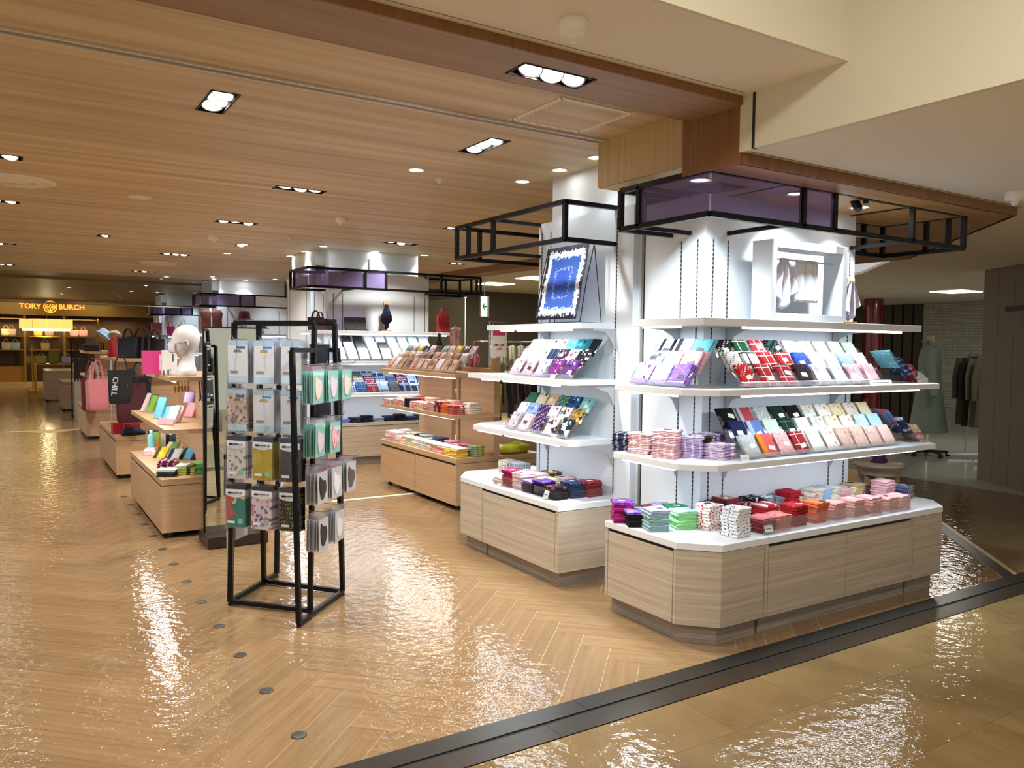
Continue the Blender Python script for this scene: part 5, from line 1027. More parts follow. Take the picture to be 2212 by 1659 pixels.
for i in range(12):
    y = 7.86-i*.136; cs = ['ecd0d4', 'eac4c8', 'e8d8d4', 'e4ccb4', 'd8d8cc', 'ecdcc0', 'c8d0c8', 'ece4e0', 'e0a89c', 'e8a898', 'e8cc5a', 'e2b84c'][i]; n = [6, 6, 4, 5, 5, 5, 5, 5, 5, 5, 5, 5][i]
    stack(3.46, y, .475, n, pat(cs), '', -PI/2, .95, far=True, top=pat(['e8d0d8', 'f0dce0', 'eef0ee', 'ecd8c4', 'cfe0e4', 'f0e8d0'][i % 6]))
    stack(3.61, y, .475, 6-i % 2, pat(['e4e8e6', 'd4e0e4', 'e8e0c8', '1c2030', 'b8ccd8', 'd0d4d8', '3c5878', '22242c', 'e0a0b0', 'e6aab4', 'd8708a', '7c9a88'][i]), '', -PI/2, .95, far=True)
for y, sp in ((6.34, '8fa080|stripe|d0c858||60'),): stack(3.62, y, .475, 6, pat(sp), '', -PI/2, .95, far=True)
# second column: white boxes, checks, dark towels
def simple_box(name, x, y, z, sx, sy, sz, mat, label, cat='box', rz=0, group=None, lean=0):
    o = MB().box(-sx/2, sx/2, -sy/2, sy/2, 0, sz).build(name, mat, None, (x, y, z+.001), .003); o.rotation_euler = (lean, 0, rz); tag(o, label, cat, group); return o
PLW = P('gift_white', '#eef1f3', .5); PLK = P('gift_black', '#17181c', .4)
for k in range(3):
    for i in range(9):
        dark = (k == 2 and i in (1, 2)) or (k == 1 and i in (2, 4)); zz = 1.287+k*.075
        o = MB().box(-.06, .06, -.085, .085, 0, .022).build('gift_box', PLK if dark else PLW, None, (3.38+i*.15, 9.26+k*.09, zz+.078), .002); o.rotation_euler = (math.radians(50), 0, random.uniform(-.05, .05))
        tag(o, 'flat black gift box leaning among the white boxes' if dark else 'flat white gift box leaning on the second column middle shelf', 'box', 'black gift boxes on the second column' if dark else 'white gift boxes on the second column')
CK = ['20284a|plaid|e8e8e4|a02a34|30', '5a5c60|plaid|7c7e82|48494c|40', '8fb0d8|plaid|e8eef4|3a5a9a|30', '24305c|plaid|e8e8ea|8090c0|34', '3a5a8c|plaid|24406c|6a8ab8|40', '2c3c6c|plaid|8fb0dc|e0e4ee|30', 'a02834|plaid|e8dcd8|22284a|34', 'c8c0a8|plaid|6a6458|e4dcc8|30', 'b0c8e8|plaid|f0f4f8|5a7ab0|28']
for k in range(3):
    for i in range(9): leaning(3.36+i*.145, 9.20+k*.085, .912+k*.062, 0, math.radians(52), pat(CK[(i*2+k*3) % 9]), '', 2, far=True, w=1.15)
stand('clear acrylic stand of checked handkerchiefs on the second column', 3.95, 9.17, .898, 0, 1.30)
for i in range(8): stack(3.45+i*.15, 9.34, .52, 3+i % 3, pat(['6f86c8', '2a3038|floral|4a5260|1c2026|30', '1c2438', '8090b0', '22283c', '1a1c24', '2c3450', '303a44'][i]), '', 0, 1.0, far=True)
t = thing('gift_case', 'open dark grey presentation box with gold crest on the second column shelf', 'box', (3.62, 9.36, 1.656))
o = MB().box(-.14, .14, -.01, .01, 0, .17).build('lid', P('case_grey', '#3c4148', .4), t, None, .003); o.rotation_euler = (-.22, 0, 0); o = MB().lathe([(.012, 0), (.012, .002)], 14).build('crest', BRASS, t, (0, -.030, .10)); o.rotation_euler = (PI/2-.22, 0, 0)
MB().box(-.14, .14, -.075, -.012, 0, .02).build('tray', P('case_grey', '#3c4148', .4), t)
# distant look-alikes joined
mats = []; b = MB()
for me, mx, mt in far_towels:
    if mt not in mats: mats.append(mt)
    b.add([mx @ v.co for v in me.vertices], [list(p.vertices) for p in me.polygons], mats.index(mt), True)
o = b.build('distant_handkerchiefs', mats); o['kind'] = 'stuff'; tag(o, 'rows and stacks of folded handkerchiefs on the oak gondola and second column', 'handkerchiefs')
# ================================================================== THINGS ON THE GONDOLAS
def tote(name, x, y, z, w, h, d, mat, label, rz=0, handle=.16, hmat=None, taper=.9, cat='bag', group=None, lean=0):
    t = thing(name, label, cat, (x, y, z+.001), rz, group); b = MB(); rg = []
    for f in (0, .04, .3, .65, .95, 1):
        ww = w*(taper+(1-taper)*f)*(.9 if f == 0 else 1); dd = d*(1-.55*f)*(.85 if f == 0 else 1); k = 16; pts = []
        for i in range(k):
            a = 2*PI*i/k; c_, s_ = math.cos(a), math.sin(a); e = .35
            pts.append((ww/2*math.copysign(abs(c_)**e, c_), dd/2*math.copysign(abs(s_)**e, s_)+.004*math.sin(f*9+i), h*f))
        rg.append(pts)
    b.loft(rg); b.build('body', mat, t)
    for s_ in (-1, 1):
        yy = s_*d*.22; k = 9; MB().tube([(w*.24*math.cos(PI-PI*i/k) if True else 0, yy*(1-.4*math.sin(PI*i/k)), h-.03+(handle+.03)*math.sin(PI*i/k)) for i in range(k+1)], .0075, 6).build('handle', hmat or mat, t)
    if lean: t.rotation_euler = (lean, 0, rz)
    return t
def hat(x, y, z, r, h, mat, label, n=1, group=None, brim=1.5, tilt=0):
    for k in range(n):
        t = thing('hat', label, 'hat', (x, y, z+.001+k*.03), random.uniform(0, 3), group); t.rotation_euler = (tilt, 0, t.rotation_euler[2])
        MB().lathe([(r, .02), (r*.98, h*.5), (r*.86, h*.9), (r*.5, h), (0, h)], 20, sy=1.1).build('crown', mat, t); MB().lathe([(r*brim, 0), (r*brim, .004), (r*1.0, .024), (r*.98, .018)], 24, sy=1.1).build('brim', mat, t)
def bottle(x, y, z, r, h, mat, capm, label):
    t = thing('bottle', label, 'bottle', (x, y, z+.001)); MB().lathe([(r*.92, 0), (r, .008), (r, h*.72), (r*.8, h*.80), (r*.45, h*.85), (r*.45, h*.88)], 18).build('body', mat, t); MB().lathe([(r*.5, h*.88), (r*.5, h), (0, h)], 14).build('cap', capm, t)
PASTEL = lambda n_, c: P(n_, c, .55)
# white mask-wearing head form
p = at(402, 812, 1.232); hd = thing('mannequin_head', 'glossy white bald head form wearing a pale face mask', 'mannequin head', (p.x, 6.60, 1.2325), math.radians(168)); HW = P('head_white', '#e9e8ea', .3)
b = MB(); rg = []     # local: face towards +x ; z up ; ellipse rings (z, cx, rx, ry)
for z, cx_, rx, ry in ((0, 0, .075, .105), (.012, 0, .082, .112), (.05, -.004, .076, .100), (.085, -.010, .060, .072), (.12, -.012, .054, .058), (.15, -.010, .056, .056), (.175, .002, .070, .058), (.195, .010, .086, .064), (.22, .008, .096, .070), (.25, .002, .102, .074), (.285, -.004, .104, .077), (.32, -.008, .101, .076), (.35, -.010, .090, .068), (.375, -.012, .070, .053), (.392, -.012, .040, .032), (.399, -.012, .010, .008)):
    rg.append([(cx_+rx*math.cos(2*PI*k/24)*(1.06 if abs(k) < 2 and .20 < z < .26 else 1), ry*math.sin(2*PI*k/24), z) for k in range(24)])
b.loft(rg); b.build('head', HW, hd)
MB().tube([(.105, 0, .262), (.118, 0, .238), (.112, 0, .228)], [.006, .014, .008], 8).build('nose', HW, hd)
for s in (-1, 1):
    b = MB(); b.tube([(-.012, s*.073, .215), (-.020, s*.080, .235), (-.022, s*.083, .262), (-.008, s*.081, .274), (.006, s*.077, .262), (.000, s*.076, .236), (-.012, s*.073, .215)], .0055, 8); b.build('ear', HW, hd)
    MB().tube([(.06, s*.066, .255), (.02, s*.080, .262), (-.018, s*.084, .272), (-.028, s*.080, .245), (-.015, s*.078, .215), (.055, s*.064, .190)], .0022, 6).build('ear_loop', P('mask_cord', '#b9c4d4', .6), hd)
b = MB(); nu, nv = 12, 8
for i in range(nu+1):
    a = (i/nu-.5)*1.9
    for j in range(nv+1):
        z = .178+j*.0095; rx = .100+.014*math.cos(a)*math.sin(PI*j/nv); b.v.append((.006+rx*1.06*math.cos(a), .080*math.sin(a), z))
for i in range(nu):
    for j in range(nv): b.f.append([i*(nv+1)+j, (i+1)*(nv+1)+j, (i+1)*(nv+1)+j+1, i*(nv+1)+j+1]); b.m.append(0); b.sm.append(True)
o = b.build('face_mask', P('mask_cloth', '#dfe2ea', .85), hd); s2 = o.modifiers.new('thick', 'SOLIDIFY'); s2.thickness = .003
# boxes by the head
def px_on(px, py, z, dy=0): q = at(px, py, z); return q.x, q.y+dy
bx = thing('gift_box', 'bright pink open display box with a pale window panel by the head form', 'box', (at_y(334, 808, 6.95).x, 6.95, 1.2325)); PK1 = P('hot_pink_card', '#d23a86', .5)
MB().box(-.085, .095, -.004, .004, 0, .19).build('front_board', PK1, bx); MB().box(-.085, -.079, .004, .09, 0, .19).build('side_board', PK1, bx); MB().box(-.079, .095, .084, .09, 0, .19).build('back_board', PK1, bx); MB().box(.035, .080, -.006, -.0045, .03, .16).build('window_panel', P('window_lilac', '#e3c9df', .4), bx)
simple_box('gift_box', at_y(366, 808, 6.8).x, 6.80, 1.232, .11, .05, .195, cloth('#eef0ee', 'floral', '#5a6670', '#eef0ee', 46), 'white box with small scattered dark print by the head form')
simple_box('gift_box', 1.60, 6.60, 1.232, .14, .05, .20, cloth('#4f9fd0', 'floral', '#6fb8e0', '#4590c4', 26), 'sky blue speckled box behind the mask head')
MG = P('strap_purple', '#b59ac9', .7)
# middle shelf of the mirror-side gondola
def pouch(x, y, z, w, h, mat, label, rz=0, tilt=.5):
    t = thing('pouch', label, 'pouch', (x, y, z+.001), rz); b = MB(); rg = []
    for f in (0, .15, .5, .85, 1): rg.append([(w/2*math.copysign(abs(math.cos(2*PI*k/12))**.5, math.cos(2*PI*k/12)), .018*(1.3-f)*math.sin(2*PI*k/12)+h*f*math.sin(tilt), .012+h*f*math.cos(tilt)) for k in range(12)])
    b.loft(rg); b.build('body', mat, t); MB().tube([(-w/2, h*math.sin(tilt), .014+h*math.cos(tilt)), (w/2, h*math.sin(tilt), .014+h*math.cos(tilt))], .005, 6).build('zip', P('zip_dark', '#2c3440', .5), t)
for px, py, w, h, c, nm, rz in ((318, 893, .10, .16, '#7cc04a', 'leaf green striped pouch standing on the middle oak shelf', -1.2), (304, 890, .07, .17, '#e6d3da', 'white and pink pouch standing on the middle oak shelf', -1.2), (334, 906, .09, .18, '#5fb4d6', 'sky blue pouch leaning on the middle oak shelf', -.9), (352, 906, .10, .10, '#6cbcd8', 'small turquoise pouch lying on the middle oak shelf', -.7)):
    q = at(px, py, .835); pouch(q.x+.03, q.y+.03, .835, w, h, P('pouch_'+c[1:], c, .6), nm, rz, .35)
for px, py, nm, c in ((372, 915, 'pale pink boxed gift set leaning in a clear stand on the oak shelf', '#ecb0bc'), (362, 917, 'blue printed boxed gift set leaning in a clear stand', '#c8d4e2'), (402, 903, 'pink white-labelled boxed gift set leaning on the oak shelf', '#e8a8b4'), (424, 898, 'salmon pink boxed gift set leaning near the mirror', '#e8a09c')):
    q = at(px, py, .835); o = MB().box(-.045, .045, -.012, .012, 0, .15).build('gift_set', [P('giftset_'+c[1:], c, .45)], None, (q.x+.03, q.y+.06, .8365), .002); o.rotation_euler = (-.5, 0, -.9); tag(o, nm, 'box')
q = at(357, 918, .835); simple_box('price_card', q.x, q.y, .835, .16, .012, .055, P('card_pink', '#f0b4c0', .5), 'pink price card strip standing on the middle oak shelf', 'card', -.95, None, -.3)
# hanging straps and tags under the top shelf
for k in range(5):
    o = MB().tube([(0, 0, 0), (.006, 0, -.05), (.012, .004, -.10), (.004, 0, -.11), (-.004, 0, -.06)], .005, 6).build('hanging_strap', BRASS, None, (1.10+k*.03, 6.75+k*.03, 1.1995)); tag(o, 'gold chain strap hanging under the top oak shelf', 'strap', 'gold straps under the oak shelf')
for k in range(5):
    o = MB().tube([(0, 0, 0), (.004, 0, -.08), (.012, .01, -.15), (0, .01, -.17)], [.006, .008, .009, .006], 6).build('hanging_strap', P('strap_plum', '#6a5470', .7), None, (1.26+k*.022, 6.62+k*.01, 1.1995)); tag(o, 'black and purple strap hanging under the top oak shelf', 'strap', 'purple straps under the oak shelf')
pouch(1.18, 6.60, 1.01, .10, .08, MG, 'mauve pouch hanging below the top oak shelf', -.9, .2)
# base of the mirror-side gondola
ZG = .455
q = at(322, 978, ZG); bottle(q.x+.02, q.y, ZG, .033, .21, P('bottle_teal', '#86cdd2', .25), P('cap_aqua', '#9fe0e2', .4), 'translucent aqua bottle with aqua cap on the gondola base')
q = at(372, 962, ZG); bottle(q.x, q.y, ZG, .036, .17, P('bottle_navy', '#33405c', .3), P('cap_white', '#eceef0', .4), 'navy labelled bottle with white cap on the gondola base')
q = at(354, 966, ZG); bottle(q.x, q.y+.1, ZG, .034, .19, P('bottle_white', '#e6e8ea', .4), P('cap_white', '#eceef0', .4), 'plain white bottle on the gondola base')
q = at(340, 970, ZG); simple_box('carton', q.x, q.y+.05, ZG, .07, .05, .16, cloth('#9ad06a', 'floral', '#e8e060', '#e89a4a', 18), 'green and yellow printed carton on the gondola base', 'box', -.5)
q = at(346, 966, ZG); simple_box('carton', q.x+.07, q.y+.12, ZG, .06, .05, .17, cloth('#5a2c4c', 'floral', '#c88aa8', '#3a1c34', 20), 'plum printed carton on the gondola base', 'box', -.4)
for k, (px, py, c, nm) in enumerate(((300, 970, '#eab4c0', 'pink soap pack'), (302, 978, '#f0d4d8', 'pale pink soap pack'), (298, 962, '#e8e0e6', 'white soap pack'))):
    q = at(px, py, ZG); simple_box('soap_pack', max(q.x, .97)+.05, 8.0-.12*k, ZG, .09, .09, .05, P('soap_'+c[1:], c, .5), nm+' on the gondola base near the far corner', 'box', -.3)
for px, py, sp, nm in ((328, 992, 'd8c440|stripe|4a4420||22', 'yellow black-striped'), (357, 996, 'c8ccd0|stripe|2c3450||22', 'grey navy-striped'), (352, 980, '7aa86a|stripe|e8e0a8||22', 'green striped'), (385, 994, '6fb8d8|stripe|3c4c30||24', 'sky blue striped'), (380, 980, 'a05040|stripe|d8b090||20', 'rust'), (412, 996, '2c2444|floral|5a4a78|1c1830|30', 'dark indigo printed'), (405, 978, '4a2c4c|floral|d8b8b0|3a2040|24', 'plum printed')):
    q = at(px, py, ZG); leaning(q.x+.05, q.y+.02, ZG+.004, -.7, math.radians(42), pat(sp), nm+' sock pack leaning on the gondola base', 2, w=1.0)
for px, py, n, sp, nm, tp in ((358, 1016, 4, '6a2c4c|stripe|c8a8b4||60', 'maroon ribbed', None), (357, 1030, 3, '3c4a4c', 'dark slate', 'e8ecec'), (398, 1026, 4, 'c8d06a|stripe|4c5a34||30', 'yellow green striped', 'd8e0d8|stripe|6a7a40||16'), (430, 1022, 4, '6cc87c', 'leaf green', None), (432, 1008, 2, 'd8b48c', 'tan', None)):
    q = at(px, py, ZG); stack(q.x+.03, q.y+.05, ZG, n, pat(sp), nm+' folded cloth stacked on the mirror-side gondola base', -.4, 1.05, top=pat(tp) if tp else None, th=.02)
# gondola of dark bags
BK = P('bag_black', '#17161a', .6, bump=.2, bscale=80); BKL = cloth('#1b1a1f', 'stripe', '#4a4a50', None, 40); MAR = P('bag_maroon', '#4a1424', .5); PNK = P('bag_pink', '#d9828c', .6); RED = P('bag_red', '#a81c24', .55)
for px, w, h, mt, nm, rz in ((288, .30, .24, BKL, 'black woven tote with pale stripes on top of the gondola', -.4), (258, .22, .22, P('bag_navy', '#1c2438', .6), 'navy handbag on the gondola top beside the black tote', -.5), (318, .20, .22, BK, 'small boxy black handbag on the gondola top', -.3)):
    q = at(px, 774, 1.305); tote('handbag', q.x+.1, 9.85, 1.305, w, h, .13, mt, nm, rz, .11, BK)
q = at_y(252, 752, 10.4); tote('handbag', q.x, 10.4, 1.305, .22, .20, .10, RED, 'bright red bag lying behind the navy handbag', .6, .05, RED)
for px, py, Y, w, h, mt, nm in ((262, 872, 9.44, .26, .36, BK, 'black tote with white lettering hanging on the gondola end'), (283, 912, 9.42, .30, .42, MAR, 'dark maroon quilted tote hanging on the gondola end'), (300, 880, 9.62, .26, .34, P('bag_black2', '#121216', .7), 'plain black tote hanging behind the maroon tote')):
    q = at_y(px, py, Y); tt_ = tote('hanging_tote', q.x, Y, q.z, w, h, .10, mt, nm, -.15, .16, BK)
    if 'lettering' in nm: text('CHILL', .075, CWH, 'lettering', tt_, (-.06, -.062, .19), (PI/2, PI/2+.1, 0), .001)
for k, (px, py) in enumerate(((240, 925), (242, 913), (252, 921), (254, 910))):
    simple_box('shoe_box', 1.03+.10*(k//2), 9.86-.16*(k//2), .46+.062*(k % 2), .16, .11, .06, P('box_red', '#b01a24', .5), 'red shoe box stacked on the gondola base', 'box', .1, 'red shoe boxes')
b = MB(); t = thing('shoe', 'navy low shoe on the gondola base before the red boxes', 'shoe', (1.14, 9.60, .461), .3)
b.loft([[(x, y*math.cos(a)*1.0, zc+rz_*math.sin(a)) for a in [2*PI*k/12 for k in range(12)]] for x, y, zc, rz_ in ((-.13, .012, .03, .02), (-.11, .036, .04, .035), (-.05, .040, .05, .045), (.03, .042, .045, .04), (.09, .038, .032, .028), (.125, .018, .022, .016))]); b.build('upper', P('shoe_navy', '#161d38', .6), t); MB().box(-.125, .11, -.038, .038, 0, .014).build('sole', DARKP, t)
simple_box('clutch', 1.42, 9.66, .46, .22, .12, .04, P('clutch_grey', '#3a3a40', .5), 'flat dark clutch with white edge on the gondola base', 'bag', .4)
# hats and caps
hat(1.06, 13.75, 1.33, .085, .12, P('hat_taupe', '#6a5e50', .9), 'taupe brimmed hat stacked on the hat gondola', 4, 'taupe hats'); hat(1.10, 13.72, .95, .085, .11, P('hat_rose', '#b89088', .9), 'dusty rose hat stacked on the lower hat shelf', 3, 'rose hats')
q = at_y(240, 735, 12.3); CB = P('cap_blue', '#8fa8c4', .8)
t = thing('cap_stand', 'thin pale post holding caps behind the dark bags', 'stand', (q.x, 12.3, 0)); MB().tube([(0, 0, 0), (0, 0, q.z)], .012).build('post', CHROME, t); MB().lathe([(.12, 0), (.12, .01), (0, .012)], 18).build('foot', CHROME, t)
for dx, dz, c, nm in ((-.10, .05, '#8fa8c4', 'light blue cap on the post behind the dark bags'), (.04, .02, '#9a8a78', 'beige and brown cap on the post behind the dark bags')): hat(q.x+dx, 12.3, q.z+dz, .085, .10, P('cap_'+c[1:], c, .85), nm, 1, None, 1.4, .7)
for px, w, h, mt, nm in ((212, .30, .46, PNK, 'large soft pink tote hanging at the hat gondola end'), (196, .26, .46, P('bag_wine', '#7a1c2c', .6), 'wine red tote hanging at the hat gondola end'), (204, .24, .44, P('bag_sage', '#b9b8a0', .6), 'pale sage tote hanging at the hat gondola end')):
    Y = 13.14 if 'pink' in nm else (13.44 if 'wine' in nm else 13.29); q = at_y(px, 886, Y); tote('hanging_tote', q.x, Y, q.z, w, h, .12, mt, nm, .2, .28, mt)
# belt stand
t = thing('belt_stand', 'black metal stand hung with dark belts before the gold store', 'stand', (1.30, 17.8, 0)); MB().tube([(-.28, 0, .02), (-.28, 0, 1.45), (.28, 0, 1.45), (.28, 0, .02)], .012, 6).build('frame', BLACK, t); MB().box(-.30, .30, -.18, .18, 0, .02).build('base', BLACK, t)
for k in range(10): MB().box(-.24+k*.052, -.215+k*.052, -.02, .02, .55-.03*(k % 3), 1.43).build('belt', P('belt_%d' % (k % 3), ('#2a1c16', '#17161a', '#4a3020')[k % 3], .5), t)
simple_box('display_plinth', 1.25, 16.9, 0, .5, .4, .72, P('plinth_taupe', '#8a7f70', .6), 'plain taupe plinth before the belt stand', 'plinth')
# third and fourth column goods
for hx_, hz_, lb_ in ((3.80, 1.93, 'tall'), (4.12, 1.76, 'short')):
    t = thing('hat_stand', lb_+' thin chrome hat stand on the third column top shelf', 'stand', (hx_, 15.60, 1.6555)); MB().tube([(0, 0, 0), (0, 0, hz_-1.655+.06)], .007).build('post', CHROME, t); MB().lathe([(.06, 0), (.06, .008), (0, .01)], 16).build('foot', CHROME, t)
hat(3.80, 15.60, 1.93, .105, .17, P('hat_maroon', '#4a1820', .9), 'maroon bucket hat on the tall chrome stand of the third column', 1)
hat(4.12, 15.60, 1.76, .095, .10, P('cap_charcoal', '#2c2e34', .9), 'charcoal cap on the short stand of the third column', 1)
hat(3.62, 15.55, 1.655, .11, .15, P('hat_pinkish', '#c89a98', .9), 'dusty pink hat lying on the third column top shelf', 1)
for x, c, nm in ((3.10, '#7c4636', 'rust brown scarf tube standing on the third column shelf'), (3.30, '#6a3a30', 'reddish brown vest form standing on the third column shelf')):
    o = MB().lathe([(.07, 0), (.09, .1), (.085, .25), (.10, .38), (.06, .44), (0, .45)], 16, sy=.6).build('vest_form', P('vest_'+c[1:], c, .8), None, (x, 15.6, 1.656)); tag(o, nm, 'garment')
for x, y, w, h, mt, nm in ((3.12, 21.66, .26, .30, PNK, 'pink tote standing on the fourth column top shelf'), (3.45, 21.66, .2, .22, P('bag_magenta', '#c83a78', .6), 'magenta bag standing on the fourth column top shelf'), (3.75, 21.66, .24, .26, P('bag_cream', '#d8c890', .6), 'cream bag standing on the fourth column top shelf')): tote('tote_bag', x, y, 1.655, w, h, .12, mt, nm, 0, .14)
tote('handbag', 3.20, 9.62, 1.655, .20, .16, .10, BK, 'black bag with pale flap on the second column side shelf', -.5, .08, BK); tote('handbag', 3.18, 9.40, 1.655, .16, .14, .10, P('bag_plum', '#5a2030', .6), 'plum bag on the second column side shelf', -.5, .08)
simple_box('card_case', 3.30, 9.33, 1.655, .12, .03, .13, PLK, 'upright black card case on the second column side shelf', 'box', -.2)
tote('tote_bag', 4.86, 9.42, 1.655, .20, .22, .10, RED, 'red leather tote at the end of the second column shelf', .2, .10, RED)
# tall ribbon display and pink scarves on the middle gondola
for y, c, nm in ((7.35, 'd8a8a0|floral|b07a74|ecd0ca|30', 'rose printed scarf hanging in a loop above the oak gondola'),):
    hanging('hanging_scarf', 3.80, y-.25, 1.66, .13, .36, pat(c), nm, -PI/2+.5)
t = thing('scarf_post', 'chrome post holding a scarf above the oak gondola', 'stand', (3.80, 7.10, 1.2805)); MB().tube([(0, 0, 0), (0, 0, .41)], .006).build('post', CHROME, t); MB().tube([(0, -.09, .385), (0, .07, .385)], .005).build('crossbar', CHROME, t)
hanging('draped_scarf', 3.80, 6.72, 1.46, .18, .20, pat('c87a8a|floral|e4b0b8|a85a70|24'), 'pink knotted scarf draped on the oak gondola panel top', -PI/2+.3, True)
t = thing('necklace_bust', 'slim black jewellery bust on the oak gondola', 'bust', (3.80, 7.45, 1.281)); MB().lathe([(.05, 0), (.05, .01), (.02, .03), (.03, .12), (.04, .22), (.018, .28), (.022, .32), (0, .34)], 14, sy=.6).build('body', DARKP, t)
# green bags
GRN = cloth('#b8b83a', 'floral', '#c8c850', '#a0a02c', 10)
t = thing('soft_bag', 'lime green soft bag lying on the oak gondola top', 'bag', (4.05, 6.36, .476), .1); MB().lathe([(.0, .0), (.16, .005), (.20, .035), (.17, .07), (.08, .09), (0, .095)], 20, sx=1, sy=.45).build('body', GRN, t); MB().tube([(-.1, 0, .085), (0, -.03, .10), (.1, 0, .085)], .008).build('strap', GRN, t)
tote('soft_bag', 4.45, 7.55, .72, .34, .34, .14, GRN, 'lime green tote hanging beyond the oak gondola', -.2, .12, GRN)
# poster on a stand
pq = at_y(1077, 716, 8.2)
t = thing('poster_stand', 'white hanging sale poster on a thin chrome stand', 'sign', (pq.x, 8.2, 0)); MB().tube([(-.125, 0, .01), (-.125, 0, 1.78)], .006).build('pole', CHROME, t); MB().tube([(-.125, 0, 1.775), (.13, 0, 1.775)], .004).build('arm', CHROME, t); MB().lathe([(.12, 0), (.12, .01), (0, .012)], 20, (-.125, 0, 0)).build('foot', CHROME, t)
pz = 1.36; pb = MB().box(-.105, .115, -.002, .002, pz, 1.74).build('board', P('poster_white', '#e6e2dc', .6), t); MB().box(-.08, .09, -.004, -.0022, 1.615, 1.70).build('banner', P('poster_pink', '#c8386a', .6), t)
for zz in (1.765, ): [MB().box(x-.006, x+.006, -.003, .003, 1.735, 1.772).build('clip', CHROME, t) for x in (-.07, .08)]
text('お楽しみ袋', .030, TAGD, 'lettering', t, (.005, -.005, 1.50), bold=.0004, ex=.0005); text('1,100円', .030, P('print_red', '#c02030', .5), 'lettering', t, (.005, -.005, 1.452), bold=.0004, ex=.0005); text('お買得', .018, CWH, 'lettering', t, (.005, -.0055, 1.675), ex=.0005)
# exit sign
eq = at_y(1047, 662, 11.5)
t = thing('exit_sign', 'hanging green and white arrow exit sign on a thin rod', 'sign', (eq.x, 11.5, eq.z)); MB().box(-.075, .085, .0, .03, -.17, .17).build('case', P('sign_case', '#b9b6a8', .5), t); MB().box(-.07, .045, -.004, .0, -.165, .165).build('face', P('exit_glow', '#e8fff6', .5, emit='#d8fff0', es=1.2), t)
AR = P('exit_green', '#1f8f78', .5); b = MB(); b.add([(-.05, -.006, 0), (.0, -.006, .07), (.012, -.006, .055), (-.018, -.006, .014), (.035, -.006, .014), (.035, -.006, -.014), (-.018, -.006, -.014), (.012, -.006, -.055), (.0, -.006, -.07)], [(0, 1, 2, 3), (0, 3, 4, 5, 6), (0, 6, 7, 8)]); b.build('arrow', AR, t); MB().tube([(0, .015, .17), (0, .015, 2.66-eq.z)], .008).build('rod', STEEL, t)
# garments on a rail beyond
gq = at_y(1110, 770, 10.2)
t = thing('garment_rail', 'chrome garment rail beyond the column', 'rail', (gq.x+.2, 10.2, 0)); MB().tube([(-.9, 0, 0), (-.9, 0, 1.55), (.9, 0, 1.55), (.9, 0, 0)], .012).build('frame', CHROME, t)
def garment(x, y, z, w, h, mat, label, rz=0, group=None):
    t = thing('garment', label, 'garment', (x, y, z), rz, group); b = MB(); rg = []
    for f, ww, dd in ((0, .25, .03), (.04, .85, .05), (.12, 1.0, .07), (.5, .92, .08), (1, 1.02, .10)): rg.append([(w/2*ww*math.cos(2*PI*k/16), dd/2*w*1.6*math.sin(2*PI*k/16)*(1+.15*math.sin(k*3)), -h*f) for k in range(16)])
    b.loft(rg); b.build('body', mat, t)
    for s in (-1, 1): MB().tube([(s*w*.42, 0, -.03), (s*w*.55, 0, -h*.30), (s*w*.56, -.02, -h*.62)], [w*.10, w*.09, w*.075], 8).build('sleeve', mat, t)
    MB().tube([(0, 0, 0), (0, 0, .035), (.02, 0, .05)], .003, 5).build('hanger', CHROME, t)
for k in range(7): garment(gq.x-.35+k*.16, 10.2, 1.50, .38, .50, P('top_cream_%d' % (k % 2), ('#c8c4a8', '#b4b49c')[k % 2], .85), 'cream top hanging on the rail beyond the column', 1.25, 'cream tops on the rail')
for k in range(5): garment(gq.x-.45+k*.22, 9.9, 1.02, .40, .60, P('top_dark', '#2c2228', .85), 'dark patterned skirt hanging low beyond the column', 1.2, 'dark skirts beyond the column')
# tall stool at the column's far end
sq = at(1898, 1000, .50)
t = thing('round_stool', 'pale wooden round stool standing behind the near column', 'stool', (6.25, 4.02, 0)); MB().lathe([(.19, .50), (.205, .505), (.205, .53), (.19, .54), (0, .54)], 28).build('seat', PALE, t); MB().lathe([(.165, .44), (.17, .50)], 24).build('apron', PALE, t)
for a in range(4): MB().tube([(.13*math.cos(a*PI/2+.6), .13*math.sin(a*PI/2+.6), .49), (.165*math.cos(a*PI/2+.6), .165*math.sin(a*PI/2+.6), 0)], [.028, .022], 10).build('leg', PALE, t)
tote('soft_bag', 6.25, 4.02, .54, .16, .06, .12, P('bag_violet', '#5a2a6a', .6), 'small violet pouch on the round stool', .3, .03)
# dressed mannequin in the dim shop
t = thing('dressed_mannequin', 'headless mannequin in a long grey green hooded dress', 'mannequin', (11.0, 6.35, 0), .55); DG = P('dress_green', '#7f8f86', .85, bump=.15, bscale=14)
for a in range(5): MB().tube([(0, 0, .07), (.28*math.cos(a*1.2566), .28*math.sin(a*1.2566), .06)], .018, 6).build('base_arm', DARKP, t); MB().lathe([(.03, 0), (.035, .02), (.03, .055)], 10, (.28*math.cos(a*1.2566), .28*math.sin(a*1.2566), 0)).build('caster', DARKP, t)
MB().tube([(0, 0, .06), (0, 0, 1.0)], .018).build('pole', CHROME, t)
b = MB(); rg = []
for z, rx, ry in ((.34, .38, .24), (.36, .385, .245), (.6, .33, .21), (.85, .285, .18), (.98, .27, .165), (1.0, .255, .16), (1.15, .225, .145), (1.35, .25, .15), (1.48, .25, .13), (1.55, .17, .10), (1.585, .085, .075)): rg.append([(rx*math.cos(2*PI*k/28)*(1+.04*math.sin(k*2.5)*(1.0-z)*(z < 1)), ry*math.sin(2*PI*k/28)*(1+.10*math.sin(k*2.5)*(1.0-z)*(z < 1)), z) for k in range(28)])
b.loft(rg); b.build('dress', DG, t)
